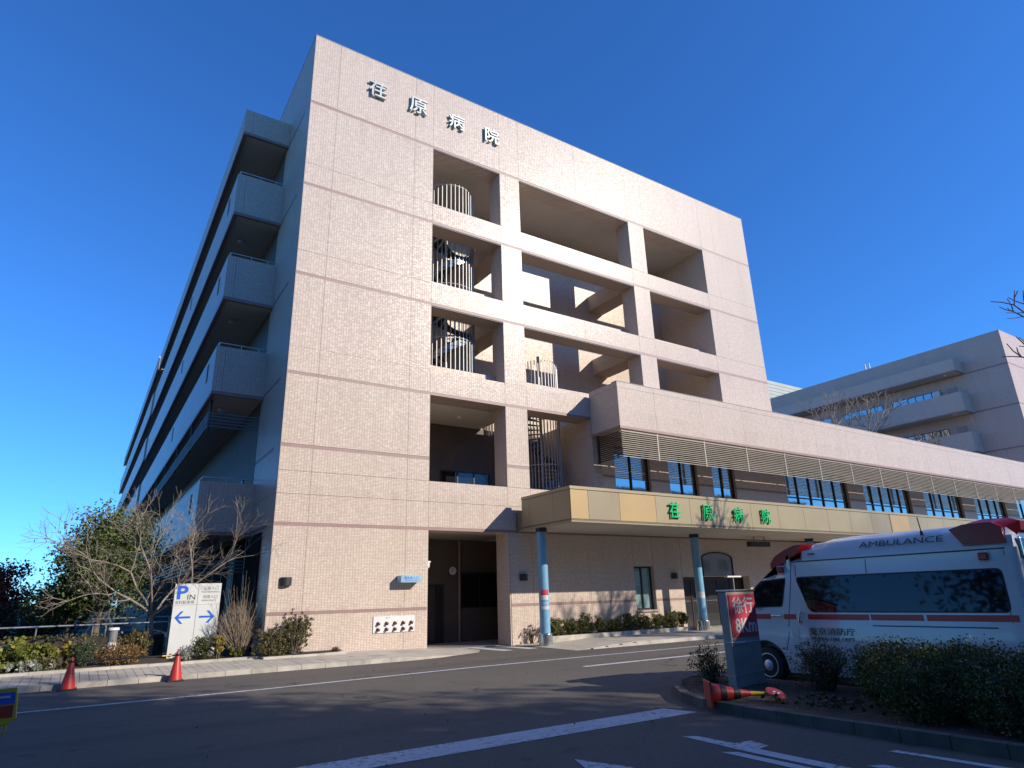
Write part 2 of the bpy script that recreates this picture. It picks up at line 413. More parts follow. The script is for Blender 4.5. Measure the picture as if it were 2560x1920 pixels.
# pavement along the low block
p2 = structure(MB().box(16.9, 100, 18.36, 21.98, -.02, .125).add([(14.3, 18.3, .006), (16.9, 18.36, .125), (16.9, 21.98, .125), (14.3, 21.98, .02), (16.9, 18.36, -.02), (14.3, 18.3, -.02)], [(0, 1, 2, 3), (0, 5, 4, 1)]).build('pavement_entrance', 'slab'))
x = 15.0
while x < 40:
    box('kerb_stone', 'kerb', p2, x+.005, x+.655, 18.2, 18.35, -.02, min(.122, .03+.03*max(0, (x-15.0)/.66))+rg.uniform(-.004, .004)); x += .66
box('kerb', 'kerb', p2, x, 100, 18.2, 18.35, -.02, .12)
for i in range(24):
    for j in range(3):
        box('paving_slab', 'slab', p2, 16.95+i*.62, 16.95+i*.62+.61, 18.37+j*1.2, 18.37+j*1.2+1.19, .1, .131+rg.uniform(-.001, .002))

# planting bed left of the tower and before its corner
bed = MB(); 
gx = np.linspace(-18, 5.0, 24); gy = np.linspace(22.0, 62, 30); V = []; rr_ = np.random.default_rng(2)
for a in gx:
    for b in gy: V.append((a, b, .20 + .10*min(1, (b-22)/1.2) + .05*rr_.random() - (0.9 if b > 30 else 0)*min(1, (b-30)/6 if b > 30 else 0)))
F_ = [(i*30+j, (i+1)*30+j, (i+1)*30+j+1, i*30+j+1) for i in range(23) for j in range(29)]
bed.add(V, F_); bed.add([(5.0, 21.62, .26), (7.5, 21.66, .27), (7.5, 21.985, .29), (5.0, 21.985, .30)], [(0, 1, 2, 3)])
bed = structure(bed.build('planting_bed', 'soil'))
x = -16.0
while x < 4.9:
    L = min(.9, 4.98-x); box('bed_kerb', 'kerb', bed, x+.004, x+L-.004, 21.84, 21.98, .02, .262+rg.uniform(-.006, .006)); x += .9
x = 5.0
while x < 7.4:
    box('bed_kerb', 'kerb', bed, x+.004, x+.846, 21.5, 21.62, .02, .25+rg.uniform(-.006, .006)); x += .85
box('bed_kerb', 'kerb', bed, 4.99, 5.10, 21.62, 21.98, .02, .25)
# planting strip at the wall under the canopy
bed2 = structure(MB().box(15.5, 23.3, 21.3, 21.98, .05, .24).build('planting_strip', 'soil'))
x = 15.45
while x < 23.2:
    box('bed_kerb', 'kerb', bed2, x+.004, x+.896, 21.16, 21.29, .04, .29); x += .9

# traffic island
def isl(dx):
    return [(8.42+dx, -6), (8.42+dx, 3), (8.42+dx, 6.9), (8.5+dx, 7.7), (8.85+dx*.9, 8.5-dx*.4), (9.4+dx*.7, 9.2-dx*.7), (10.0+dx*.4, 9.75-dx*.9), (10.7, 10.05-dx), (11.1-dx*.6, 9.75-dx*.9), (11.32-dx, 9.2-dx*.4), (11.35-dx, 8), (11.35-dx, 3), (11.35-dx, -6)]
io, ii = isl(0), isl(.15)
n = len(ii)
island = structure(MB().add([(x, y, .09+.06*math.sin(x*7+y*3)**2) for x, y in ii], [tuple(range(n))]).build('traffic_island', 'soil'))
def resample(pl, step):
    out = [Vector(pl[0])]; 
    for a, b in zip(pl, pl[1:]):
        a, b = Vector(a), Vector(b); k = max(1, round((b-a).length/step))
        out += [a+(b-a)*(i+1)/k for i in range(k)]
    return out
po, pi_ = [], []
for (a, b), (c, d) in zip(zip(io, io[1:]), zip(ii, ii[1:])):
    k = max(1, round((Vector(b)-Vector(a)).length/.6))
    for i in range(k): po.append(Vector(a).lerp(Vector(b), i/k)); pi_.append(Vector(c).lerp(Vector(d), i/k))
po.append(Vector(io[-1])); pi_.append(Vector(ii[-1]))
for i in range(len(po)-1):
    a, b, c, d = (po[i].lerp(po[i+1], .008), po[i].lerp(po[i+1], .992), pi_[i].lerp(pi_[i+1], .992), pi_[i].lerp(pi_[i+1], .008))
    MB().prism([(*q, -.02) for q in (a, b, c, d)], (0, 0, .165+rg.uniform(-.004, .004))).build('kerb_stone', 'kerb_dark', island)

# ------------------------------------------------------------------ the tower
XS = [5.07, 6.17, 9.73, 10.63, 14.15, 15.27, 18.86, 22.45, 23.6, 26.0, 28.43, 29.6, 32.77]
BANDS = [(1.40, 1.50), (4.19, 4.30), (6.83, 6.94), (9.45, 9.56), (13.35, 13.47), (17.25, 17.37), (21.17, 21.29)]
ZS = [.0, 1.40, 1.50, 4.19, 4.30, 5.24, 6.83, 6.94, 9.45, 9.56, 10.5, 13.35, 13.47, 14.38, 17.25, 17.37, 18.27, 21.17, 21.29, 24.70]
OPEN = [(10.63, 14.15, 18.27, 21.17), (15.27, 22.45, 18.27, 21.17), (23.6, 28.43, 18.27, 21.17),
        (10.63, 14.15, 14.38, 17.25), (15.27, 22.45, 14.38, 17.25), (23.6, 28.43, 14.38, 17.25),
        (10.63, 14.15, 10.5, 13.35), (15.27, 22.45, 10.5, 13.35), (23.6, 28.43, 10.5, 13.35),
        (10.63, 14.15, 6.02, 9.45), (15.27, 18.8, 6.02, 9.45), (10.60, 14.2, .0, 4.19)]
def hole(x, z, ops): return any(a < x < b and c < z < d for a, b, c, d in ops)
tower = thing('hospital_tower', 'tall pinkish tiled hospital block with large square openings in its sunlit front', 'building', (19, 30, 0))
fw_x = sorted(set(XS+[18.8])); fw_z = sorted(set(ZS+[6.02, 8.72]))
fwall = MB()
for x0, x1 in zip(fw_x, fw_x[1:]):                       # backing wall 0.93 m thick, column by column
    z0 = None
    for a, b in zip(fw_z, fw_z[1:]):
        solid = not hole((x0+x1)/2, (a+b)/2, OPEN + [(18.8, 32.77, 4.19, 8.72), (15.27, 32.77, 0, 4.3)])
        if solid and z0 is None: z0 = a
        if (not solid) and z0 is not None: fwall.box(x0, x1, 22.02, 22.95, z0, a); z0 = None
    if z0 is not None: fwall.box(x0, x1, 22.02, 22.95, z0, 24.69)
fwall = fwall.build('facade_wall', 'tile', tower)
def facade(parent, xs, zs, ops, y, th, bands, m='tile', g=.011, axis='y'):
    """tile panels with open joints between them, and the darker bands"""
    bz = {a: b for a, b in bands}
    for a, b in zip(zs, zs[1:]):
        isb = bz.get(a) == b
        for x0, x1 in zip(xs, xs[1:]):
            if hole((x0+x1)/2, (a+b)/2, ops): continue
            nm, mm, ex = ('wall_band', 'band', .0) if isb else ('wall_panel', m, g/2)
            yy = y+.006 if isb else y
            if axis == 'y': box(nm, mm, parent, x0+(0 if isb else ex), x1-(0 if isb else ex), yy, y+th, a+ex, b-ex)
            else: box(nm, mm, parent, yy, y+th, x0+ex, x1-ex, a+ex, b-ex)
px_ = sorted(set(XS+[18.8])); pz_ = sorted(set(ZS+[6.02]))
facade(fwall, XS, pz_[pz_.index(4.19):], [o for o in OPEN] + [(18.8, 32.8, 4.3, 10.5)], 22.0, .0195, BANDS)
facade(fwall, [5.07, 6.17, 9.73, 10.60], [.0, 1.40, 1.50, 4.19], [], 22.0, .0195, BANDS)
facade(fwall, [14.2, 15.27], [.0, 1.40, 1.50, 4.19], [], 22.0, .0195, BANDS)
box('wall_panel', 'tile', fwall, 18.8, 18.86, 22.0, 22.0195, 9.57, 10.49)
# masses behind: solid flanks, core whose front is the gallery back wall, slabs and cross beams
core = MB().box(5.09, 10.63, 22.95, 25.85, .0, 24.69).box(28.43, 32.75, 22.95, 25.85, .0, 24.69).box(5.09, 32.75, 25.85, 46, .0, 24.69)
core.build('gallery_wall', 'tile', tower)
box('gallery_ceiling', 'ceiling', tower, 10.63, 28.43, 22.95, 25.85, 21.22, 24.6)
box('floor_slab', 'ceiling', tower, 10.63, 14.9, 22.95, 25.85, 9.42, 9.62)
box('floor_slab', 'ceiling', tower, 18.85, 28.43, 22.95, 25.85, 9.42, 9.62)
box('floor_slab', 'inner_wall', tower, 10.63, 28.43, 22.95, 25.85, 4.22, 4.46)
box('passage_floor', 'concrete', tower, 10.2, 20, 22.42, 25.85, -.02, .016)
for z0, z1 in ((9.47, 10.4), (13.4, 14.3), (17.3, 18.2)):
    for x0, x1 in ((14.2, 15.22), (22.5, 23.55)):
        box('cross_beam', 'tile', tower, x0, x1, 22.951, 25.849, z0, z1)
for a, b, c, d in OPEN[:9]:
    box('guard_wall', 'tile', tower, a+.002, b-.002, 22.75, 22.949, c+.001, c+.5)
for a, b, c, d in OPEN[:9]: box('drip_edge', 'ink_grey', tower, a+.01, b-.01, 22.03, 22.09, d-.035, d-.003)
for zc in (21.2, 17.24, 13.34, 9.41):
    for x in ((11.6, 13.2) if zc < 10 else ()):
        MB().lathe((x, 24.3, zc-.06), [(.10, 0), (.14, .02), (.14, .075)], 14).build('ceiling_lamp', 'white', tower)
# deep side wall of the tower facing left, same bands
facade(tower, [22.02, 25.4, 30.0, 36.0, 46.0], ZS, [], 5.068, .0195, BANDS, axis='x')
box('parapet_cap', 'roof_grey', tower, 5.06, 32.78, 21.99, 22.97, 24.695, 24.72)
box('parapet_cap', 'roof_grey', tower, 5.06, 5.6, 22.97, 46, 24.692, 24.717)
# gallery windows, doors and fittings on the second floor and in the passage
def window(parent, x0, x1, z0, z1, y, mull=1, gl='glass', fr='frame_dark', d=.05, trans=None, name='window', axis='y', sill=True):
    """a framed pane set in a wall; its frame, mullions and pane are pieces of it"""
    w_ = MB(); t = .055
    def B(a, b, c, e, off0, off1, mb=w_):
        if axis == 'y': mb.box(a, b, y+off0, y+off1, c, e)
        else: mb.box(y+off0, y+off1, a, b, c, e)
    B(x0, x1, z0, z0+t, -d, 0); B(x0, x1, z1-t, z1, -d, 0); B(x0, x0+t, z0+t, z1-t, -d, 0); B(x1-t, x1, z0+t, z1-t, -d, 0)
    for i in range(1, mull):
        xm = x0+(x1-x0)*i/mull; B(xm-t*.6, xm+t*.6, z0+t, z1-t, -d, 0)
    if trans:
        B(x0+t, x1-t, trans-.03, trans+.03, -d+.006, 0)
    f = w_.build(name, fr, parent)
    for i in range(mull):
        a = x0+(x1-x0)*i/mull; b = x0+(x1-x0)*(i+1)/mull
        p = MB(); B(a+.03, b-.03, z0+.02, z1-.02, -.022, -.008, p); p.build('pane', gl, f)
    return f
window(tower, 13.0, 15.6, 6.3, 7.3, 25.80, 3, 'glass_dark'); window(tower, 10.9, 12.3, 6.2, 7.4, 25.80, 2, 'glass')
window(tower, 14.05, 15.9, 1.36, 2.82, 25.80, 2, 'glass_dark')
box('passage_back_shade', 'shade_brown', tower, 10.64, 19.9, 25.80, 25.849, .02, 4.2); box('gallery_back_shade', 'shade_brown', tower, 10.64, 18.8, 25.80, 25.849, 4.47, 9.41)  # brown sheets paint deep shade over the tiled back walls
dr = box('passage_door', 'frame_dark', tower, 11.2, 13.2, 25.76, 25.798, .02, 2.35)
for k in range(2): box('door_leaf', 'glass_door', dr, 11.28+k*.94, 12.14+k*.94, 25.735, 25.758, .1, 2.28)
MB().tube((13.95, 25.74, .02), (13.95, 25.74, 4.2), .05).build('downpipe', 'band', tower)
ck = thing('wall_clock', 'round wall clock inside the dark drive-through passage', 'clock', (13.62, 25.83, 2.9))
MB().lathe((13.62, 25.799, 2.9), [(.2, 0), (.2, .04), (.18, .05)], 24, axis=(0, -1, 0)).build('clock_case', 'dark_metal', ck)
MB().lathe((13.62, 25.748, 2.9), [(.175, 0), (.175, .004)], 24, axis=(0, -1, 0)).build('clock_dial', 'white', ck)
MB().box(13.61, 13.63, 25.736, 25.742, 2.9, 3.03).box(13.54, 13.62, 25.73, 25.735, 2.895, 2.91).build('clock_hands', 'ink', ck)
cc = thing('security_camera', 'white security camera at the left edge of the passage opening', 'camera', (10.62, 22.3, 2.95))
MB().box(10.6, 10.66, 22.25, 22.37, 2.97, 3.09).tube((10.66, 22.31, 3.05), (10.78, 22.31, 3.05), .02).build('bracket', 'white', cc)
MB().box(10.62, 10.84, 22.22, 22.40, 3.04, 3.10).build('hood', 'white', cc, .01)
MB().lathe((10.75, 22.31, 2.88), [(.02, -.05), (.07, -.02), (.085, .06), (.085, .16)], 14).build('dome', 'white', cc)

# spiral escape stairs behind vertical bars
def spiral(label, cx, cy, R, z0, z1, nb, top_rise, seed, step_z=None):
    t = thing('spiral_stair', label, 'stair', (cx, cy, z0))
    for i in range(nb):
        a = 2*math.pi*i/nb
        h = z1 + top_rise*max(0, math.sin(a*.5))
        box('cage_bar', 'bar_steel', t, cx+R*math.cos(a)-.018, cx+R*math.cos(a)+.018, cy+R*math.sin(a)-.012, cy+R*math.sin(a)+.012, z0, h)
    MB().tube((cx, cy, z0), (cx, cy, z1+.5), .07, n=12).build('centre_post', 'bar_steel', t)
    for z in np.arange(z0+.4, z1, 2.6):
        mb = MB(); 
        for k in range(36): 
            a, b = 2*math.pi*k/36, 2*math.pi*(k+1)/36
            mb.tube((cx+R*math.cos(a), cy+R*math.sin(a), z), (cx+R*math.cos(b), cy+R*math.sin(b), z), .022, n=5, cap=False)
        mb.build('ring_rail', 'bar_steel', t)
    n = int((z1-1.0-z0)/.2); mb = MB(); st = MB()
    for k in range(n):
        a = k*.31+seed; b = a+.31; z = z0+.2*k
        v = [(cx+.07*math.cos(a), cy+.07*math.sin(a), z), (cx+(R-.04)*math.cos(a), cy+(R-.04)*math.sin(a), z), (cx+(R-.04)*math.cos(b), cy+(R-.04)*math.sin(b), z), (cx+.07*math.cos(b), cy+.07*math.sin(b), z)]
        mb.prism(v, (0, 0, .045))
        o = R-.05
        st.add([(cx+o*math.cos(a), cy+o*math.sin(a), z-.18), (cx+o*math.cos(b), cy+o*math.sin(b), z+.02), (cx+o*math.cos(b), cy+o*math.sin(b), z+.34), (cx+o*math.cos(a), cy+o*math.sin(a), z+.14)], [(0, 1, 2, 3)])
    mb.build('steps', 'dark_metal', t); st.build('stringer', 'stair_steel', t)
spiral('tall spiral escape stair caged in grey bars behind the left column of openings', 12.5, 24.32, 1.3, 9.63, 20.5, 40, .0, .4)
spiral('lower spiral escape stair caged in bars beside the low block', 17.55, 24.2, .9, 4.47, 12.55, 34, .0, 1.4)

# steel letters on the tower, green letters on the canopy
def word(label, chars, cs, z, y, h, m, side, d, off, grp=None, stand=.06, fc=None):
    t = thing('letter_sign', label, 'sign', (cs[0], y, z-h/2))
    for ch, x in zip(chars, cs):
        o = text('letter', ch, [m], t, (x, y-stand, z), h, depth=d, off=off)
    for x in cs:
        box('letter_pin', 'dark_metal', t, x-.02, x+.02, y-stand-.005, y+.004, z-.02, z+.02)
    return t
word('four large steel characters near the top left of the tower front', '荏原病院', (7.86, 9.80, 11.76, 13.70), 23.06, 22.0, .82, 'letter_steel', 'ink', .10, .010, stand=.05)

# wall lamps, lit sign, fire service panel
def wall_lamp(label, x, z):
    t = thing('wall_lamp', label, 'lamp', (x, 22, z-.13), 'dark half-round wall lamps')
    mb = MB(); v = []
    for zz in (z-.125, z+.125):
        v += [(x+.18*math.cos(math.pi+math.pi*i/10), 22.0-.03+.15*math.sin(math.pi+math.pi*i/10), zz) for i in range(11)]
    f = [(i, i+1, 12+i, 11+i) for i in range(10)] + [tuple(range(11))[::-1], tuple(range(11, 22)), (0, 11, 21, 10)]
    mb.add(v, f).build('shade', 'dark_metal', t); box('back_plate', 'dark_metal', t, x-.15, x+.15, 21.968, 22.004, z-.11, z+.11)
wall_lamp('dark wall lamp at the left corner of the tower front', 5.60, 2.43)
wall_lamp('dark wall lamp just right of the drive-through passage', 14.77, 2.48)
wall_lamp('dark wall lamp between the curtained window and the glass entrance', 23.2, 2.47)
sg = thing('lit_sign', 'pale blue box sign on the tiled wall left of the passage', 'sign', (9.75, 22, 2.35))
box('sign_box', 'sign_sky', sg, 9.42, 10.2, 21.62, 21.995, 2.34, 2.57); 
text('lettering', '救急車入口', 'sign_blue', sg, (9.8, 21.6195, 2.485), .10, depth=.002)
text('lettering', 'AMBULANCE ENTRANCE', 'sign_blue', sg, (9.8, 21.6195, 2.395), .03, depth=.002)
fp = thing('fire_service_panel', 'white plate with ten brass valves low on the tower wall', 'panel', (9.36, 22, .72))
box('plate', 'white', fp, 8.6, 10.12, 21.97, 22.003, .72, 1.25)
for i in range(5):
    for j in range(2):
        x, z = 8.76+i*.305, .835+j*.19
        v = MB().lathe((x, 21.972, z), [(.055, 0), (.055, .02), (.034, .025), (.034, .06), (.044, .065), (.044, .10), (.02, .105)], 12, axis=(.12, -1, -.25)).build('valve', 'brass', fp)
        MB().tube((x+.045, 21.92, z-.05), (x+.07, 21.9, z+.05), .006, n=5).build('chain', 'steel_rail', v)
text('lettering', '送水口', 'ink_grey', fp, (9.1, 21.9695, 1.195), .05, depth=.002)

# ------------------------------------------------------------------ balcony wings (left one and its twin far right)
def wing(t, s, xin, y0, y1, yb0=None, rails=True, main=True):
    """s = -1: balconies on the left of wall plane xin; +1 mirrored"""
    W = 1.90; xo = xin - W*s if False else xin + s*W
    def bx(nm, m, par, d0, d1, ya, yb, za, zb):
        a, b = sorted((xin+s*d0, xin+s*d1)); return box(nm, m, par, a, b, ya, yb, za, zb)
    for i, (zb, zt) in enumerate([(4.2, 6.05), (9.42, 11.3), (13.36, 15.25), (17.26, 19.17), (21.30, 22.52)]):
        p = bx('balcony_floor', 'ceiling', t, .002, W-.16, y0+.16, y1, zb+.02, zb+.22)
        n = max(2, int((y1-y0)/9)); ys = [y0+(y1-y0)*k/n for k in range(n+1)]
        for a, b in zip(ys, ys[1:]):
            bx('parapet_panel', 'tile', p, W-.16, W, a+(.0 if a == y0 else .006), b-.006, zb+.06, zt)
        bx('parapet_panel', 'tile', p, .002, W-.345, y0, y0+.16, zb+.06, zt); bx('parapet_panel', 'tile', p, W-.335, W-.161, y0, y0+.16, zb+.06, zt)
        bx('parapet_band', 'band', p, .002, W+.0, y0+.004, y0+.164, zb-.06, zb+.052); bx('parapet_band', 'band', p, W-.164, W-.004, y0+.165, y1, zb-.06, zb+.052)
        if i < 4 and rails:
            h = zt+.16; c = W-.1
            mb = MB().path([(xin+s*.02, y0+.08, h), (xin+s*c, y0+.08, h), (xin+s*c, y1, h)], .025, 6)
            for yy in np.arange(y0+.08, y1, 2.2): mb.tube((xin+s*c, yy, zt), (xin+s*c, yy, h), .014, n=5)
            for d in (.35, 1.0): mb.tube((xin+s*d, y0+.08, zt), (xin+s*d, y0+.08, h), .014, n=5)
            mb.build('handrail', 'steel_rail', p)
        if i < 4 and main:
            bx('balcony_wall_shade', 'shade_brown', t, -.001, .0015, y0+.4, y1, zb+.23, (9.4, 13.3, 17.2, 21.25)[i])  # dark sheet paints the recess shade over the tiled wall
            for k in range(5): bx('balcony_shade_strip', 'glass_dark' if i else 'shade_black', t, .002, .04, y0+7+k*5.3, y0+12.1+k*5.3, (zb+.24 if i else .3), zb+(3.0 if i else 0)-.05 if i else 4.1)  # window-like dark strips added to paint the shade between balconies
            if i == 0:
                for k in range(4):
                    gl2 = bx('ground_shade_sheet', 'shade_black', t, .002, .05, y0-1.9+k*2.2, y0+.2+k*2.2, .25, 4.1); bx('sheet_divider', 'dark_metal', gl2, .0, .07, y0+.2+k*2.2, y0+.29+k*2.2, .25, 4.1)  # added black sheets and bars, painted shade under the lowest balcony
            for yy in (y0+1.6, y0+13): bx('scupper', 'joint', p, W-.001, W+.012, yy, yy+.35, zt-1.0, zt-.25)
            MB().lathe((xin+s*1.2, y0+2.2, zb-.02), [(.09, -.1), (.13, -.04), (.13, .0)], 12).build('ceiling_lamp', 'white', p) if i else None
            bx('door', 'frame_dark', t, .0, .05, y0+2.2, y0+3.4, zb+.23 if i else .1, zb+2.35)
            bx('door', 'frame_dark', t, .0, .05, y0+4.6, y0+6.4, zb+.9, zb+2.35)
    if main:
        for zc in (8.08, 2.85):                             # horizontal slat screens hung under the balconies
            f = bx('screen_frame', 'dark_metal', t, W-.22, W-.14, y0+.9, y0+.98, zc-.05, zc+1.3 if zc > 5 else zc+1.35)
            for k in range(5):
                z = zc+k*.125
                bx('screen_slat', 'slat_dark', f, .1, W, y0+.02, y0+.05, z, z+.05); bx('screen_slat', 'slat_dark', f, W-.03, W, y0+.05, y1-14, z, z+.05)
            for yy in np.arange(y0+5, y1-14, 5): bx('screen_post', 'dark_metal', f, W-.09, W-.03, yy, yy+.06, zc-.05, zc+1.3)
lw = thing('balcony_wing', 'shaded wing with long stacked tiled balconies running back left of the tower', 'building', (3.2, 40, 0))
wing(lw, -1, 5.065, 25.4, 60)
box('rear_wall', 'tile', lw, 5.09, 14, 46.02, 62, 0, 22.4); box('rear_wall', 'tile', lw, 5.3, 14, 62.02, 107, 0, 22.4)
wing(lw, -1, 4.95, 60.25, 107, rails=False, main=False)
box('inner_wall', 'shade_brown', lw, 4.97, 5.08, 60.3, 107, 0, 21.2)
box('roof_box', 'white', lw, 1.6, 3.0, 84, 86, 14.6, 16.2) if False else None

rt = thing('far_tower', 'matching tiled hospital block rising behind the right end of the low block', 'building', (80, 36, 0))
RX = 69.8
mb = MB().box(RX+.02, 102, 21.74, 55, 0, 24.55).build('tower_wall', 'tile_grey', rt)
facade(mb, [69.8, 73.4, 77, 82, 88, 95, 102], [8.7, 9.45, 9.56, 13.35, 13.47, 17.25, 17.37, 21.17, 21.29, 24.56], [], 21.72, .0195, BANDS, 'tile_grey')
facade(mb, [21.72, 25.4, 30, 36, 42, 48, 55], [8.7, 9.45, 9.56, 13.35, 13.47, 17.25, 17.37, 21.17, 21.29, 24.56], [], RX, .0195, BANDS, 'tile_grey', axis='x')
wing(rt, -1, RX, 25.4, 52, rails=False, main=False)
for z in (19.45, 15.5):
    for ya, yb, k in ((27.9, 32.6, 6), (33.6, 38.0, 5), (39.5, 44, 5)): window(rt, ya, yb, z-.6, z+.78, RX, k, 'glass', 'frame_dark', axis='x')
    box('service_door', 'inner_wall', rt, RX-.04, RX-.001, 26.3, 27.2, z-2.0, z+.75)
    MB().lathe((RX-1.2, 26.6, z+1.85), [(.1, -.16), (.16, -.05), (.16, 0)], 10).build('ceiling_lamp', 'white', rt)
box('open_window', 'white', rt, RX-.45, RX-.4, 27.75, 28.3, 19.0, 20.1)
vt = thing('roof_vents', 'small white vent pipes on the far block roof', 'vent', (RX+.4, 34.6, 24.55))
MB().tube((RX+.35, 34.3, 24.56), (RX+.35, 34.3, 25.25), .1).build('vent_pipe', 'white', vt); MB().tube((RX+.35, 34.75, 24.56), (RX+.35, 34.75, 25.3), .09).build('vent_pipe', 'white', vt)
gb = thing('grey_building', 'plain grey metal-clad building glimpsed between the two towers', 'building', (96, 66, 0))
box('cladding', 'siding', gb, 70, 125, 62, 80, 0, 35.2)
for i in range(22): box('cladding_rib', 'siding', gb, 70, 125, 61.95, 61.998, 22+i*.6, 22.3+i*.6)

# ------------------------------------------------------------------ the two-storey low block
pod = thing('hospital_low_block', 'long two-storey tiled block with metal louvres above its upper windows', 'building', (45, 22, 0))
WIN2 = [(20.08, 22.34, 6), (23.6, 25.66, 6), (26.78, 28.56, 6), (32.95, 39.2, 5), (40.98, 46.7, 5), (48.6, 54.15, 4), (56.2, 61.6, 4), (63.9, 69.0, 4)]
GW = (20.74, 21.95, 1.05, 2.90); ENT = (23.78, 28.6, .0, 2.42)
# ground floor wall with the curtained window, the arched light and the entrance
gx_ = [15.27, 18.2, 20.74, 21.95, 22.75, 23.78, 28.6, 32.77, 36, 39.3, 42.6, 45.9, 49.2, 52.5, 55.8, 59.1, 62.4, 65.7, 69.7]
gz_ = [.0, 1.05, 1.40, 1.50, 2.42, 2.90, 4.19]
gw = MB(); hs = [GW, ENT]
for x0, x1 in zip(gx_, gx_[1:]):
    for a, b in zip(gz_, gz_[1:]):
        if not hole((x0+x1)/2, (a+b)/2, hs): gw.box(x0, x1, 22.02, 22.4, a, b)
gw = gw.build('ground_floor_wall', 'tile', pod)
facade(gw, gx_, [.0, 1.40, 1.50, 4.19], [(20.74, 21.95, 0, 4.2), (23.78, 28.6, 0, 4.2)], 22.0, .0195, BANDS)
for z0, z1 in ((.0, 1.05), (2.90, 4.19)): box('wall_panel', 'tile', gw, 20.75, 21.94, 22.0, 22.0195, z0, z1-.005)
for x0, x1 in ((23.79, 25.2), (27.42, 28.59)): box('wall_panel', 'tile', gw, x0, x1, 22.0, 22.0195, 2.43, 4.18)
# arched light over the entrance, cut between the panels
av = [(25.2, 3.47)]; arc = [(26.31+1.11*math.cos(math.pi-math.pi*i/14), 3.25+.3*math.sin(math.pi-math.pi*i/14)) for i in range(15)]
mb = MB(); mb.prism([(25.205, 22.0, 4.18)] + [(x, 22.0, z) for x, z in arc] + [(27.415, 22.0, 4.18)], (0, .0195, 0)); mb.build('wall_panel', 'tile', gw)
aw = MB().prism([(25.2, 21.995, 2.44)] + [(x, 21.995, z) for x, z in arc] + [(27.42, 21.995, 2.44)], (0, .024, 0)).build('arched_window', 'glass_arch', gw)
for a, b in zip(arc, arc[1:]):
    mbf = MB().tube((a[0], 21.985, a[1]), (b[0], 21.985, b[1]), .045, n=6).build('window_frame', 'frame_dark', aw)
for x in (25.22, 27.40): MB().tube((x, 21.985, 2.44), (x, 21.985, 3.27), .045, n=6).build('window_frame', 'frame_dark', aw)
f = window(pod, GW[0]+.005, GW[1]-.005, GW[2]+.005, GW[3]-.005, 22.25, 2, 'glass_clear'); 
cu = MB(); 
for i in range(44):
    x = 20.80+i*.0255; cu.box(x, x+.021, 22.27, 22.275+.008*(i % 2), 1.12, 2.83)
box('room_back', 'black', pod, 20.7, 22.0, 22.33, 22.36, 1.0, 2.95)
cu.build('blind', 'curtain', f)
box('window_sill', 'inner_wall', pod, 20.70, 22.0, 21.93, 22.2, .97, 1.045)
# glass entrance set back under the arch
er = thing('glass_entrance', 'glazed automatic entrance doors under the canopy behind the second pillar', 'door', (26.2, 22.4, 0))
box('lintel', 'frame_dark', er, 23.8, 28.58, 22.45, 22.55, 2.28, 2.41); box('threshold', 'stainless', er, 23.8, 28.58, 22.0, 22.6, .01, .2)
for x in (23.8, 24.75, 25.7, 26.65, 27.6, 28.52): box('door_post', 'frame_dark', er, x, x+.06, 22.46, 22.54, .2, 2.28)
for x in (23.86, 24.81, 25.76, 26.71, 27.66):
    p = box('door_pane', 'glass_door', er, x, x+.88, 22.49, 22.51, .2, 2.28)
    for k in range(6): box('safety_dot', 'white', p, x+.1+k*.13, x+.125+k*.13, 22.484, 22.489, 1.32, 1.345)
box('lobby_wall', 'inner_wall', pod, 23.0, 29.4, 25.5, 25.7, 0, 4.1); box('lobby_floor', 'concrete', pod, 23.0, 29.4, 22.61, 25.5, -.02, .19)
box('lobby_ceiling', 'ceiling', pod, 15.3, 69.7, 22.41, 30, 4.2, 4.4)
ul = thing('light_pole', 'slim white lamp post standing before the glass entrance', 'lamp', (26.3, 21.2, .13))
MB().tube((26.3, 21.2, .13), (26.35, 21.2, 2.35), .03).build('post', 'steel_rail', ul); MB().box(25.85, 26.85, 21.1, 21.3, 2.35, 2.42).build('head', 'white', ul, .01)
MB().lathe((26.3, 21.2, .13), [(.16, 0), (.16, .03), (.05, .06)], 14).build('foot', 'steel_rail', ul)
# upper floor wall, windows
uw = MB(); bx = sorted({18.82, 69.7} | {a for a, b, c in WIN2} | {b for a, b, c in WIN2})
for x0, x1 in zip(bx, bx[1:]):
    if any(a < (x0+x1)/2 < b for a, b, c in WIN2):
        uw.box(x0, x1, 22.02, 22.5, 4.42, 5.6); uw.box(x0, x1, 22.02, 22.5, 8.35, 8.72)
    else: uw.box(x0, x1, 22.02, 22.5, 4.42, 8.72)
uw = uw.build('upper_floor_wall', 'tile', pod)
for x0, x1 in zip(bx, bx[1:]):
    if not any(a < (x0+x1)/2 < b for a, b, c in WIN2):
        for z0, z1, nm, m in ((4.42, 6.83, 'wall_panel', 'tile'), (6.83, 6.94, 'wall_band', 'band'), (6.94, 8.7, 'wall_panel', 'tile')):
            box(nm, m, uw, x0+.005, x1-.005, 22.0 if m == 'tile' else 22.006, 22.0195, z0+.004, z1-.004)
MULL = {0: 2, 1: 2, 2: 2, 3: 5, 4: 5, 5: 4, 6: 4, 7: 4}
for i, (a, b, c) in enumerate(WIN2):
    window(pod, a+.01, b-.01, 5.61, 8.34, 22.24, MULL[i], 'glass', 'frame_dark', d=.09, trans=None if i < 3 else 6.72, name='upper_window')
    box('room_back', 'black', pod, a, b, 22.3, 22.34, 5.6, 8.35)
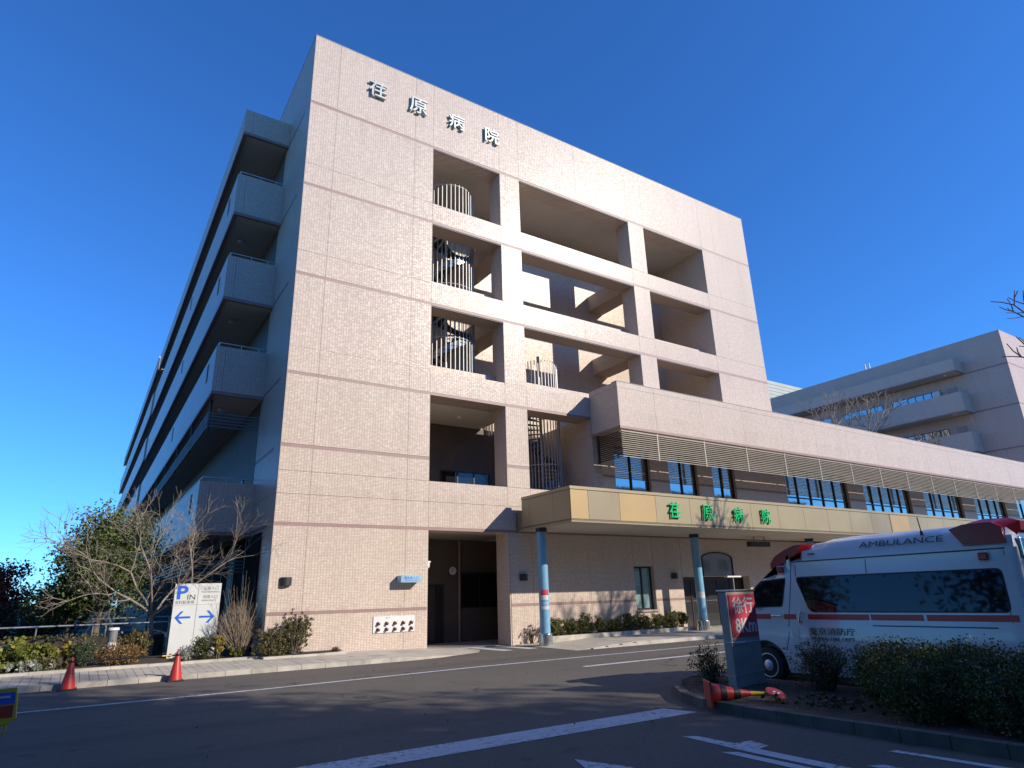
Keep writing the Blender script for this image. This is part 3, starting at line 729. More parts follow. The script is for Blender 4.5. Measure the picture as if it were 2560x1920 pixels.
# projecting tiled fascia block above the louvres
fb = MB().box(18.82, 69.78, 20.07, 22.0, 8.72, 10.74).build('fascia_block', 'tile', pod)
fx = [18.8] + [21.04+3.108*i for i in range(16)] + [69.78]
for x0, x1 in zip(fx, fx[1:]):
    box('fascia_panel', 'tile', fb, x0+.005, x1-.005, 20.05, 20.0695, 8.72, 10.48); box('coping_panel', 'tile', fb, x0+.005, x1-.005, 20.05, 20.0695, 10.49, 10.74)
for z0, z1 in ((8.72, 10.48), (10.49, 10.74)): box('fascia_panel', 'tile', fb, 18.80, 18.8195, 20.05, 21.98, z0, z1)
box('fascia_band', 'band', fb, 18.795, 69.78, 20.04, 20.066, 8.60, 8.715); box('fascia_band', 'band', fb, 18.795, 18.87, 20.13, 22.0, 8.60, 8.715)
box('coping', 'roof_grey', fb, 18.79, 69.79, 20.04, 20.4, 10.745, 10.775)
box('roof_deck', 'roof_grey', pod, 18.82, 69.7, 22.97, 45, 8.73, 10.3) if False else box('roof_deck', 'roof_grey', pod, 32.8, 69.6, 22.51, 45, 8.73, 10.3)
box('side_wall', 'tile', pod, 18.83, 19.3, 22.0, 25.84, 4.47, 9.41)
# louvres
lx = [18.84] + fx[1:]
for x0, x1 in zip(lx, lx[1:]):
    fr = box('louver_post', 'louver', pod, x1-.03, x1+.03, 20.07, 20.19, 7.33, 8.56)
    if x1 > 66: pass
    for k in range(13):
        z = 7.36+k*.0925
        o = MB(); o.add([(x0+.03, 20.06, z), (x1-.03, 20.06, z), (x1-.03, 20.125, z+.036), (x0+.03, 20.125, z+.036),
                         (x0+.03, 20.06, z+.014), (x1-.03, 20.06, z+.014), (x1-.03, 20.125, z+.050), (x0+.03, 20.125, z+.050)],
                        [(0, 3, 2, 1), (4, 5, 6, 7), (0, 1, 5, 4), (2, 3, 7, 6), (0, 4, 7, 3), (1, 2, 6, 5)])
        o.build('louver_slat', 'louver', fr)
    box('louver_rail', 'louver', fr, x0+.03, x1-.03, 20.08, 20.10, 8.505, 8.528)
fr = box('louver_post', 'dark_metal', pod, 18.84, 18.92, 21.6, 21.7, 7.30, 8.58)
for k in range(13):
    z = 7.36+k*.0925; box('louver_slat', 'dark_metal', fr, 18.86, 18.95, 20.2, 21.6, z, z+.03)

# ------------------------------------------------------------------ entrance canopy
CX, CY = 14.45, 18.30
can = thing('entrance_canopy', 'long flat canopy with beige and gold fascia panels over the entrance', 'canopy', (30, 20, 4.2))
box('canopy_slab', 'gold_dark', can, CX+.03, 72, CY+.03, 21.46, 4.3, 5.44)
box('canopy_link', 'gold_dark', can, 14.52, 72, 21.465, 21.99, 4.27, 4.98)
cj = [CX, 15.27, 16.80] + [18.70+1.945*i for i in range(27)]
pc = ['gold_a', 'gold_b', 'gold_a'] + ['gold_c']*26; pc[12] = 'gold_a'; pc[11] = 'gold_b'
for (x0, x1), m in zip(zip(cj, cj[1:]), pc):
    box('fascia_panel', m, can, x0+.008, x1-.008, CY, CY+.028, 4.36, 5.40)
for (y0, y1) in ((CY+.03, 19.35), (19.35, 20.9), (20.9, 21.46)): box('fascia_panel', 'gold_b', can, CX, CX+.028, y0+.006, y1-.006, 4.36, 5.40)
box('top_trim', 'gold_c', can, CX-.02, 72, CY-.02, CY+.25, 5.42, 5.53); box('top_trim', 'gold_c', can, CX-.02, CX+.25, CY+.255, 21.46, 5.42, 5.53)
box('drip_trim', 'gold_dark', can, CX-.01, 72, CY-.01, CY+.1, 4.31, 4.345); box('drip_trim', 'gold_b', can, CX-.005, 72, CY-.004, CY+.12, 4.24, 4.30)
box('drip_trim', 'gold_b', can, CX-.005, CX+.12, CY+.125, 21.46, 4.24, 4.30)
box('expansion_joint', 'black', can, 36.1, 36.16, CY-.003, CY+.02, 4.36, 5.54)
for i in range(58):
    x0 = CX+.13+i*.98
    if x0 > 70: break
    box('soffit_panel', 'soffit', can, x0+.004, x0+.976, CY+.13, 21.98, 4.255, 4.285)
word('four green characters along the canopy fascia', '荏原病院', (19.66, 21.60, 23.54, 25.45), 4.87, CY, .62, 'letter_green', 'ink', .06, .006, stand=.05)
hp = thing('hanging_sign', 'small dark hanging sign box below the canopy right of the second pillar', 'sign', (28.2, 20.8, 3.9))
box('sign_box', 'dark_metal', hp, 27.4, 28.9, 20.7, 20.95, 3.78, 4.02); MB().tube((27.8, 20.8, 4.02), (27.8, 20.8, 4.26), .02).build('hanger', 'dark_metal', hp); MB().tube((28.6, 20.8, 4.02), (28.6, 20.8, 4.26), .02).build('hanger', 'dark_metal', hp)
def pillar(label, x, y, z0, posters):
    t = thing('canopy_pillar', label, 'pillar', (x, y, z0), 'blue canopy pillars')
    MB().tube((x, y, z0+.44), (x, y, 4.20), .19, n=28).build('shaft', 'pillar_blue', t)
    MB().lathe((x, y, z0), [(.26, 0), (.26, .40), (.255, .425), (.2, .45)], 28).build('steel_base', 'stainless', t)
    MB().lathe((x, y, 4.10), [(.21, 0), (.22, .03), (.22, .155)], 28).build('collar', 'dark_metal', t)
    for za, zb, m in posters:
        mb = MB(); a0, a1 = RAD(196), RAD(292); n = 10
        v = [(x+.1935*math.cos(a0+(a1-a0)*i/n), y+.1935*math.sin(a0+(a1-a0)*i/n), z) for z in (za, zb) for i in range(n+1)]
        mb.add(v, [(i, i+1, n+2+i, n+1+i) for i in range(n)]); mb.build('poster', m, t)
pillar('blue round pillar with steel foot and small notices, next to the passage', 14.75, 20.6, .02, [(1.78, 1.98, 'sign_red'), (1.62, 1.78, 'sign_white'), (1.44, 1.55, 'sign_sky'), (1.28, 1.40, 'sign_white')])
pillar('blue round pillar with a pale notice, before the glass entrance', 23.45, 20.75, .125, [(1.48, 1.74, 'sign_white')])
for x in (32.3, 41.0, 49.8): 
    pillar('blue canopy pillar hidden behind the ambulance', x, 20.75, .125, [])

# ------------------------------------------------------------------ ambulance
amb = thing('ambulance', 'white high-roof ambulance with red stripe and red lamps parked behind the island hedge', 'ambulance', (12.69, 7.1, 0))
AX, AW = 11.75, 1.88; AC = AX+AW/2
INS = [(.22, .05), (.30, .015), (.45, 0), (1.02, 0), (1.10, .012), (1.30, .02), (1.95, .085), (2.24, .13), (2.27, .125), (2.45, .165), (2.57, .25), (2.64, .42), (2.675, .66)]
def inset(z):
    for (a, i), (b, j) in zip(INS, INS[1:]):
        if z <= b: return i + (j-i)*max(0, z-a)/(b-a)
    return INS[-1][1]
TOP = [(4.25, 2.40), (4.28, 2.50), (4.36, 2.60), (4.55, 2.67), (5.0, 2.69), (7.0, 2.69), (7.3, 2.675), (7.6, 2.62), (7.85, 2.53), (8.05, 2.43), (8.25, 2.33), (8.5, 2.20), (8.8, 2.02), (9.1, 1.83), (9.4, 1.60), (9.62, 1.40), (9.74, 1.22), (9.82, 1.06), (9.87, .92), (9.89, .6)]
body = MB(); rings = []
for y, zt in TOP:
    end = max(0, (y-9.35)/.55); nar = .22*end**2 + (.03 if y < 4.27 else 0) + (.012 if y < 4.3 else 0)
    ring = []; lv = [z for z, i in INS]; k = [i for i, z in enumerate(lv) if z < zt-.03]; m = len(lv)
    for i, z in enumerate(lv):
        if i in k: ring.append((AX+inset(z)+nar, z))
        else:
            t = (i-k[-1])/(m-k[-1]); x0 = AX+inset(lv[k[-1]])+nar; ring.append((x0+(AC-x0)*t**.8*.95, lv[k[-1]]+(zt-lv[k[-1]])*min(1, (t*1.6))**.6))
    half = ring; full = [(x, y, z) for x, z in half] + [(AC, y, zt)] + [(2*AC-x, y, z) for x, z in half[::-1]]
    rings.append(full)
n = len(rings[0]); V = [p for r_ in rings for p in r_]
F_ = [(j*n+i, (j+1)*n+i, (j+1)*n+(i+1) % n, j*n+(i+1) % n) for j in range(len(rings)-1) for i in range(n)]
body.add(V, F_, 0, True); body.add(V, [tuple(range(n))[::-1], tuple(range((len(rings)-1)*n, len(rings)*n))][::1], 0)
body_o = body.build('body', 'ambulance_white', amb, fix=True)
cut = MB()
for y in (8.87, 5.70): cut.tube((AX-.3, y, .33), (AX+.42, y, .33), .445, n=40)
cut.box(AX-.3, AX+.42, 8.45, 9.29, -.2, .33).box(AX-.3, AX+.42, 5.27, 6.13, -.2, .33)
for j, y in enumerate((8.87, 5.70)):
    cu_ = MB(); ang = [math.pi*i/24 for i in range(25)]
    prof = [(AX-.3, y+.45*math.cos(a), .33+.46*math.sin(a)) for a in ang] + [(AX-.3, y-.45, -.3), (AX-.3, y+.45, -.3)]
    cu_.prism(prof, (.75, 0, 0)); co = cu_.build('arch_cutter', 'black')
    md = body_o.modifiers.new('arch', 'BOOLEAN'); md.operation = 'DIFFERENCE'; md.solver = 'EXACT'; md.object = co
    me = bpy.data.meshes.new_from_object(body_o.evaluated_get(bpy.context.evaluated_depsgraph_get()))
    body_o.modifiers.clear(); body_o.data = me; bpy.data.objects.remove(co)
body_o.data.name = 'body'
for p in body_o.data.polygons: p.use_smooth = True
try:
    body_o.data.set_sharp_from_angle(angle=RAD(38))
except Exception: pass
def side(name, m, poly, off=.004, th=None, parent=amb):
    """a patch following the ambulance's left side; poly in (y, z)"""
    v = [(AX+inset(z)-off, y, z) for y, z in poly]; n = len(v)
    mb = MB().add(v + [(p[0]+.02, p[1], p[2]) for p in v], [tuple(range(n))] + [(i, (i+1) % n, n+(i+1) % n, n+i) for i in range(n)])
    return mb.build(name, m, parent)
def rounded(poly, r, n=4):
    out = []; k = len(poly)
    for i in range(k):
        a, b, c = Vector(poly[i-1]), Vector(poly[i]), Vector(poly[(i+1) % k])
        p, q = b+(a-b).normalized()*r, b+(c-b).normalized()*r
        for t in range(n+1):
            t /= n; out.append(tuple(p*(1-t)**2 + b*2*t*(1-t) + q*t*t))
    return out
side('side_window', 'glass_car', rounded([(8.02, 1.945), (4.52, 1.945), (4.50, 1.335), (7.80, 1.335)], .09), .006)
side('window_gasket', 'black', rounded([(8.05, 1.97), (4.49, 1.97), (4.47, 1.315), (7.78, 1.315)], .1), .002)
side('cab_window', 'glass_car', rounded([(8.80, 1.90), (8.27, 1.94), (8.40, 1.44), (9.36, 1.42), (9.27, 1.55)], .05), .006)
side('window_gasket', 'black', rounded([(8.82, 1.925), (8.24, 1.965), (8.37, 1.415), (9.42, 1.395), (9.30, 1.57)], .05), .002)
for ya, yb in ((9.58, 8.66), (8.36, 8.10), (7.84, 6.66), (6.63, 5.75), (5.70, 4.40)):
    side('red_stripe', 'ambulance_red', [(ya, 1.19), (yb, 1.19), (yb, 1.285), (ya, 1.285)], .005)
def seam(pts, w=.007): 
    for a, b in zip(pts, pts[1:]):
        a, b = Vector(a), Vector(b); d = (b-a).normalized(); q = Vector((-d.y, d.x))*w
        side('door_seam', 'ambulance_seam', [tuple(a+q), tuple(b+q), tuple(b-q), tuple(a-q)], .003)
seam([(8.13, 2.22), (8.13, 1.95), (8.24, 1.30), (8.30, .9), (8.40, .62)]); seam([(8.02, 2.2), (8.02, 1.98)]); seam([(7.98, 1.30), (7.98, .3)]) if False else None
seam([(6.60, 2.22), (6.60, 1.98)]); seam([(6.62, 1.30), (6.62, .30)]); seam([(8.0, 1.16), (8.0, .45)])
seam([(8.1, 2.255), (4.40, 2.255)], .012); seam([(4.42, 2.22), (4.50, 1.3), (4.47, .4)], .005); seam([(6.62, 1.10), (4.7, 1.10)], .010)
side('fuel_door', 'ambulance_white', rounded([(8.22, 1.05), (8.07, 1.05), (8.07, .82), (8.22, .82)], .03), .008)
for y0, y1, z in ((8.62, 8.40, 1.23), ):
    h = MB().tube((AX-.03, y0, z+.02), (AX-.03, y1, z+.015), .017).tube((AX-.03, y0, z+.02), (AX+.03, y0, z+.02), .014).tube((AX-.03, y1, z+.015), (AX+.03, y1, z+.015), .014).build('door_handle', 'chrome', amb)
MB().tube((AX-.028, 8.02, 1.14), (AX-.028, 7.97, 1.32), .018).tube((AX-.028, 8.02, 1.14), (AX+.03, 8.02, 1.14), .014).tube((AX-.028, 7.97, 1.32), (AX+.03, 7.97, 1.32), .014).build('door_handle', 'chrome', amb)
YL = (0, -1, 0)
def stext(name, body_, m, yc, zc, h, off=.012, bold=.006, width=None):
    t = (inset(zc+h/2)-inset(zc-h/2))/h; yd = Vector((t, 0, 1)).normalized()
    return text(name, body_, m, amb, (AX+inset(zc)-off, yc, zc), h, YL, yd, .003, bold, width)
stext('lettering', 'AMBULANCE', 'ambulance_green', 5.96, 2.475, .115, off=.03, bold=0, width=1.42)
stext('lettering', '東京消防庁', 'ambulance_green', 7.40, .99, .125, bold=0, width=.9)
stext('lettering', 'TOKYO FIRE DEPT.', 'ambulance_green', 7.40, .855, .062, bold=0, width=.88)
# lamps
def blob(name, m, rows):
    n = len(rows[0]); mb = MB(); v = [p for r_ in rows for p in r_]
    mb.add(v, [(j*n+i, j*n+i+1, (j+1)*n+i+1, (j+1)*n+i) for j in range(len(rows)-1) for i in range(n-1)], 0, True); mb.add(v, [tuple(range(n))[::-1], tuple(range((len(rows)-1)*n, len(rows)*n))])
    o = mb.build(name, m, amb, fix=True); o.data.set_sharp_from_angle(angle=RAD(40)); return o
rows = []
for t in np.linspace(0, 1, 11):                    # front lamp bar over the windscreen
    x = AX+.10+(AW-.2)*t; e = math.sin(math.pi*min(max(t, .06), .94))**.35
    rows.append([(x, 8.62-.12*(1-e), 2.15), (x, 8.60-.1*(1-e), 2.24+.02*e), (x, 8.45, 2.34+.06*e), (x, 8.22, 2.45+.07*e), (x, 7.98, 2.54+.05*e), (x, 7.80, 2.565+.02*e), (x, 7.9, 2.44), (x, 8.3, 2.22)])
blob('front_warning_lamp', 'lamp_red', rows)
rows = []
for t in np.linspace(0, 1, 13):                    # rear lamp wrapping the roof corner
    x = AX+.115+(AW-.23)*t; e = min(1, math.sin(math.pi*min(max(t, .03), .97))*2.2)**.5
    if t < .12 or t > .88: rows.append([(x, 4.95, 2.33), (x, 5.12, 2.60), (x, 4.9, 2.66), (x, 4.5, 2.66), (x, 4.38, 2.58), (x, 4.36, 2.33)])
    else: rows.append([(x, 4.80, 2.60), (x, 4.9, 2.70), (x, 4.7, 2.735), (x, 4.36, 2.72), (x, 4.20, 2.66), (x, 4.22, 2.52)])
blob('rear_warning_lamp', 'lamp_red', rows)
for y, z in ((8.33, 2.12), (4.70, 2.15)):
    b_ = MB().box(AX+inset(z)-.015, AX+inset(z)+.03, y-.085, y+.085, z-.075, z+.075).build('lamp_base', 'ambulance_white', amb, .01)
    MB().box(AX+inset(z)-.06, AX+inset(z)-.016, y-.07, y+.07, z-.06, z+.06).build('side_lamp', 'lamp_red', b_, .018)
side('side_marker', 'amber', rounded([(7.72, 2.40), (7.58, 2.40), (7.58, 2.37), (7.72, 2.37)], .01), .02)
MB().tube((AX+.25, 5.6, 2.6), (AX+.25, 5.62, 2.86), .009).lathe((AX+.25, 5.6, 2.56), [(.03, 0), (.02, .07)], 8).build('antenna', 'black', amb)
MB().box(AX+.10, AX+.16, 8.12, 8.18, 2.12, 2.38).build('gutter_bracket', 'steel_rail', amb)
mr = MB().tube((AX+.06, 9.32, 1.42), (AX-.16, 9.40, 1.46), .02).build('mirror_arm', 'black', amb)
MB().box(AX-.30, AX-.12, 9.36, 9.46, 1.36, 1.66).build('mirror', 'black', amb, .03)
# windscreen, rear face
MB().add([(AX+.20, 9.585, 1.46), (AX+AW-.20, 9.585, 1.46), (AX+AW-.26, 8.60, 2.165), (AX+.26, 8.60, 2.165)], [(0, 1, 2, 3)]).build('windscreen', 'glass_car', amb).location.z = .008
rw = MB().box(AX+.24, AX+AW-.24, 4.215, 4.25, 1.34, 1.96).build('rear_window', 'glass_car', amb, .03)
MB().box(AX+.10, AX+AW-.1, 4.228, 4.245, 1.20, 1.275).build('rear_stripe', 'ambulance_red', amb)
MB().box(AX+.22, AX+AW-.22, 4.20, 4.255, 2.10, 2.42).build('rear_sign_panel', 'chrome', amb, .03)
for x in (AX+.08, AX+AW-.2): MB().box(x, x+.12, 4.20, 4.25, .8, 1.16).build('tail_lamp', 'lamp_red', amb, .02)
MB().box(AX+.03, AX+AW-.03, 4.16, 4.26, .32, .56).build('rear_bumper', 'ambulance_white', amb, .03)
MB().box(AX+.1, AX+AW-.1, 9.86, 9.95, .28, .62).build('front_bumper', 'ambulance_white', amb, .04)
for x in (AX+.18, AX+AW-.48): MB().box(x, x+.3, 9.80, 9.88, .82, 1.02).build('headlight', 'chrome', amb, .03)
MB().box(AX+.45, AX+AW-.45, 9.84, 9.90, .72, .95).build('grille', 'black', amb, .02)
MB().box(AX+.12, AX+AW-.12, 4.4, 9.7, .16, .26).build('underbody', 'black', amb)
for x, sgn in ((AX+.115, -1), (AX+AW-.115, 1)):
    for y in (8.87, 5.70):
        wh = MB().lathe((x, y, .33), [(.20, -.10), (.31, -.105), (.33, -.085), (.33, .085), (.31, .105), (.20, .10)], 36, axis=(sgn, 0, 0)).build('tyre', 'rubber', amb)
        rm = MB().lathe((x, y, .33), [(.19, .05), (.225, .104), (.21, .108), (.19, .085), (.12, .085), (.10, .10), (.06, .105), (.055, .125), (.03, .13)], 36, axis=(sgn, 0, 0)).build('rim', 'rim', wh)
        for i in range(8):
            a = 2*math.pi*i/8; c = (x+sgn*.0855, y+.155*math.cos(a), .33+.155*math.sin(a))
            MB().lathe(c, [(.026, 0), (.024, .003)], 10, axis=(sgn, 0, 0)).build('rim_hole', 'black', wh)
MB().box(AX+.30, AX+AW-.30, 4.5, 9.4, .27, .3).build('floor_pan', 'black', amb)

# ------------------------------------------------------------------ signs, cones and street things
# illuminated slow-down box sign on the island
ss = thing('speed_sign', 'grey steel box sign with a red face reading slow down 8 km', 'sign', (10.45, 8.4, .1))
MB().box(10.05, 10.86, 8.30, 8.48, .06, 1.73).build('cabinet', 'concrete', ss, .015); MATS['concrete']
MB().box(10.03, 10.88, 8.28, 8.50, 1.735, 1.765).build('lid', 'stainless', ss, .006)
fc = MB().box(10.10, 10.83, 8.286, 8.297, .95, 1.68).build('red_face', 'sign_red', ss)
text('lettering', '徐行', 'sign_white', fc, (10.47, 8.2855, 1.49), .29, depth=.003, off=.018, width=.58); text('lettering', '8Km', 'sign_white', fc, (10.49, 8.2855, 1.14), .25, depth=.003, off=.02, width=.58)
MB().path([(10.04, 8.49, .86), (10.04, 8.285, .86), (10.87, 8.285, .855), (10.87, 8.49, .855)], .006, 5).build('strap', 'white', ss); MB().path([(10.04, 8.49, .30), (10.04, 8.285, .30), (10.87, 8.285, .36), (10.87, 8.49, .36)], .005, 5).build('strap', 'steel_rail', ss)
MB().box(10.12, 10.42, 8.278, 8.29, .84, .875).build('label_tape', 'white', ss)

def cone_mesh(mb, base, axis, h=.70, k=0):
    mb.lathe(base, [(.155, 0), (.15, .03), (.03, h-.02), (.022, h), (.0, h)], 20, axis=axis)
def traffic_cone(label, x, y, z):
    t = thing('traffic_cone', label, 'traffic cone', (x, y, z), 'red traffic cones by the kerb')
    MB().box(x-.19, x+.19, y-.19, y+.19, z, z+.035).build('base', 'black', t, .02)
    mb = MB(); cone_mesh(mb, (x, y, z+.03), (.0, .0, 1), .68); mb.build('cone', 'red', t)
    return t
traffic_cone('faded red traffic cone holding the left end of the barrier pole', .17, 20.12 if False else 19.25, .0)
traffic_cone('red traffic cone holding the right end of the barrier pole, before the parking sign', 2.40, 19.25, .0)
bp = thing('barrier_pole', 'black and yellow pole laid across the two red cones', 'pole', (1.28, 19.25, .62))
for i in range(11):
    x0 = .12+i*.214; MB().tube((x0, 19.25, .60), (x0+.214, 19.25, .60), .019, n=8).build('pole_band', 'yellow' if i == 9 else 'black', bp)
for x in (.17, 2.40): MB().lathe((x, 19.25, .575), [(.05, 0), (.055, .02), (.055, .05), (.05, .06)], 14).build('pole_ring', 'black', bp)

fcn = thing('fallen_cone', 'red cone with black bands lying on its side on the island kerb', 'traffic cone', (8.6, 7.4, .1))
ax = Vector((.83, -.55, -.02)).normalized(); b0 = Vector((8.46, 7.58, .245))
mb = MB(); cone_mesh(mb, b0+ax*.03, ax, .68); mb.build('cone', 'red', fcn)
X_, Y_ = Vector((-ax.y, ax.x, 0)).normalized(), Vector((0, 0, 1))
q = [b0 + X_*(s1*.19) + Y_*(s2*.19) for s1, s2 in ((-1, -1), (1, -1), (1, 1), (-1, 1))]
MB().prism(q, ax*.035).build('base', 'red', fcn, .02)
for t0 in (.16, .38): MB().lathe(b0+ax*(.03+t0), [(.155-.18*t0+.006, 0), (.155-.18*(t0+.09)+.006, .09)], 20, axis=ax).build('black_band', 'black', fcn)
sgn_ = thing('no_smoking_paddle', 'round no-smoking paddle sticking out of the fallen cone', 'sign', tuple(b0+ax*.8))
MB().tube(b0+ax*.66, b0+ax*.90, .035, .02, n=10).build('handle', 'yellow', sgn_)
pc_ = b0+ax*1.06; pc_.z = .21
MB().lathe(pc_, [(.155, 0), (.155, .02)], 28, axis=(0, -.45, .9)).build('rim', 'amber', sgn_); na = Vector((0, -.45, .9)).normalized()
MB().lathe(pc_+na*.021, [(.13, 0), (.13, .002)], 28, axis=na).build('face', 'sign_red', sgn_)
q_ = pc_+na*.0235; ux, uy = Vector((1, 0, 0)), Vector((0, .9, .45)).normalized()
for (x0, x1, y0, y1) in ((-.08, .05, -.03, .0), (-.03, .03, .02, .05), (.055, .08, -.03, .0)):
    MB().add([q_+ux*x0+uy*y0, q_+ux*x1+uy*y0, q_+ux*x1+uy*y1, q_+ux*x0+uy*y1], [(0, 1, 2, 3)]).build('pictogram', 'white', sgn_)

# parking and entrance direction sign
ps = thing('direction_sign', 'white parking and entrance sign with blue arrows standing in the planting bed', 'sign', (3.2, 23, .25))
for x0, x1 in ((2.55, 3.205), (3.215, 3.87)): MB().box(x0, x1, 22.97, 23.06, .30, 2.43).build('panel', 'sign_white', ps, .006)
MB().box(3.203, 3.217, 22.98, 23.05, .3, 2.42).build('centre_joint', 'ink_grey', ps)
for x in (2.7, 3.7): MB().tube((x, 23.02, .0), (x, 23.02, .35), .04).build('post', 'dark_metal', ps)
fy = 22.9695
text('lettering', 'P', 'sign_blue', ps, (2.775, fy, 2.17), .40, off=.03, width=.31); text('lettering', 'IN', 'ink', ps, (3.03, fy, 2.03), .15, width=.22)
text('lettering', '有料駐車場', 'ink_grey', ps, (2.86, fy, 1.88), .10, width=.53)
text('lettering', '正面入口', 'ink_grey', ps, (3.57, fy, 2.285), .10, width=.42); text('lettering', 'MAIN ENTRANCE', 'ink_grey', ps, (3.57, fy, 2.175), .05, width=.52)
text('lettering', '夜間入口', 'ink_grey', ps, (3.57, fy, 2.03), .10, width=.42); text('lettering', 'EMERGENCY', 'ink_grey', ps, (3.55, fy, 1.92), .05, width=.42)
box('panel_line', 'ink_grey', ps, 2.56, 3.86, 22.9675, 22.9695, 1.80, 1.806)
for sx, cx in ((-1, 2.85), (1, 3.53)):
    tip = cx+sx*.22
    MB().prism([(tip-sx*.05, fy, 1.44+.03), (cx-sx*.22, fy, 1.44+.03), (cx-sx*.22, fy, 1.44-.03), (tip-sx*.05, fy, 1.44-.03)], (0, -.002, 0)).build('arrow_shaft', 'sign_blue', ps)
    MB().prism([(tip, fy-.003, 1.44), (tip-sx*.16, fy-.003, 1.62), (tip-sx*.24, fy-.003, 1.62), (tip-sx*.08, fy-.003, 1.44), (tip-sx*.24, fy-.003, 1.26), (tip-sx*.16, fy-.003, 1.26)], (0, -.002, 0)).build('arrow_head', 'sign_blue', ps)
# garden lamp
gl_ = thing('garden_lamp', 'short concrete bollard lamp with flat cap among the plants', 'lamp', (1.11, 23.4, .25))
MB().lathe((1.11, 23.4, .2), [(.13, 0), (.125, .62)], 18).build('post', 'white', gl_); MB().lathe((1.11, 23.4, .82), [(.12, 0), (.12, .33)], 18).build('light_head', 'ink_grey', gl_)
MB().lathe((1.11, 23.4, 1.15), [(.15, 0), (.15, .06), (.13, .075)], 18).build('cap', 'white', gl_)
# handrail along the bed
hr = thing('handrail', 'pale metal handrail behind the planting bed beside the wing', 'railing', (-2, 25.9, .25))
MB().path([(-14, 25.9, 1.28), (2.95, 25.9, 1.28)], .03, 8).path([(.6, 26.6, 1.44), (3.0, 26.6, 1.44)], .03, 8).build('rail', 'steel_rail', hr)
for i in range(10): MB().tube((-13.8+i*1.85, 25.9, .2), (-13.8+i*1.85, 25.9, 1.28), .022).build('post', 'steel_rail', hr)
for x in (.65, 2.9): MB().tube((x, 26.6, .2), (x, 26.6, 1.44), .022).build('post', 'steel_rail', hr)
# yellow framed sign at the left edge
ys_ = thing('yellow_sign', 'yellow framed notice with blue and red fields at the left picture edge', 'sign', (-.42, 6, 0))
MB().prism([(-.70, 6.0, 1.24), (-.24, 6.0, 1.25), (-.215, 6.0, 1.05), (-.27, 6.0, 1.01), (-.70, 6.0, .98)], (0, .05, 0)).build('board', 'yellow', ys_, .008)
for z0, z1, m in ((1.148, 1.222, 'sign_blue'), (1.062, 1.138, 'red')): MB().prism([(-.66, 5.999, z0), (-.24, 5.999, z0), (-.245, 5.999, z1), (-.66, 5.999, z1)], (0, -.004, 0)).build('field', m, ys_, .004)
MB().prism([(-.6, 5.9945, 1.185), (-.27, 5.9945, 1.187), (-.27, 5.9945, 1.20), (-.6, 5.9945, 1.198)], (0, -.002, 0)).build('text_bar', 'white', ys_)
MB().path([(-.45, 6.03, 0), (-.45, 6.03, 1.05)], .025, 10).build('post', 'yellow', ys_); MB().lathe((-.45, 6.03, 0), [(.16, 0), (.15, .05), (.04, .08)], 16).build('foot', 'black', ys_)
MB().path([(-.30+.035*math.cos(a), 6.03, .985+.03*math.sin(a)) for a in np.linspace(0, 6.283, 15)], .007, 5).build('hook', 'yellow', ys_)

# ------------------------------------------------------------------ planting
def bush(name, label, c, rad, m, n, size, seed, stems='bark', group=None, spread=.12, shell=.3, nst=9, aspect=.55, up=.3, ncl=None):
    t = thing(name, label, 'shrub' if 'plant' not in name else 'plant', (c[0], c[1], c[2]-rad[2]), group)
    rgs = random.Random(seed); mb = MB(); b = Vector((c[0], c[1], c[2]-rad[2]-.04))
    for i in range(nst):
        a = rgs.random()*6.283; e = Vector((c[0]+rad[0]*.75*math.cos(a)*rgs.random()**.5, c[1]+rad[1]*.75*math.sin(a)*rgs.random()**.5, c[2]+rad[2]*rgs.uniform(.1, .85)))
        q = b + Vector((rgs.gauss(0, rad[0]*.12), rgs.gauss(0, rad[1]*.12), 0)); m_ = q.lerp(e, .5)+Vector((rgs.gauss(0, .05), rgs.gauss(0, .05), .03))
        mb.tube(q, m_, .011, .008, n=4, cap=False).tube(m_, e, .008, .003, n=4, cap=False)
        for k in range(3):
            p = q.lerp(e, rgs.uniform(.45, .95)); d = Vector((rgs.gauss(0, 1), rgs.gauss(0, 1), .5)).normalized()*rad[0]*.35
            mb.tube(p, p+d, .005, .002, n=3, cap=False)
    mb.build('stems', stems, t)
    ncl = ncl or max(12, n//22)
    P = clumps(c, rad, ncl, n//ncl, spread*min(rad), seed, shell); P = P[P[:, 2] > c[2]-rad[2]+.01]
    leaves('foliage', m, t, P, size, seed, aspect, up)
    return t

# bare spreading tree and evergreen left of the tower
def bare_tree(name, label, base, trunk, seed, L, r, depth, spread, m='bark_pale', kids=(2, 3), up=.12, group=None, lean=(0, 0, 1), wob=.16, limbs=4, shrink=.74, minr=.004):
    t = thing(name, label, 'tree', base, group); rgs = random.Random(seed); mb = MB(); b = Vector(base)
    tp = b + Vector(lean).normalized()*trunk
    mb.tube(b-Vector((0, 0, .1)), b.lerp(tp, .5)+Vector((.03, .02, 0)), r*1.25, r*1.05, n=10, cap=False).tube(b.lerp(tp, .5)+Vector((.03, .02, 0)), tp, r*1.05, r*.95, n=10, cap=False)
    mb.build('trunk', m, t); cb = MB()
    for i in range(limbs):
        a = 6.283*i/limbs+rgs.gauss(0, .3); s = spread*rgs.uniform(.8, 1.5)
        branches(cb, tp-Vector((0, 0, trunk*.12*rgs.random())), (math.cos(a)*s, math.sin(a)*s, 1), L*rgs.uniform(.85, 1.15), r*.62, depth, rgs, kids, .62, shrink, up, 6, None, wob, minr)
    cb.build('crown', m, t); return t
bare_tree('bare_tree', 'small bare wide-branching tree in front of the shaded wing', (2.2, 24.0, .25), 1.3, 17, 1.42, .062, 5, .8, up=.07, limbs=5, lean=(-.08, 0, 1), minr=.0028, shrink=.70, kids=(2, 3))
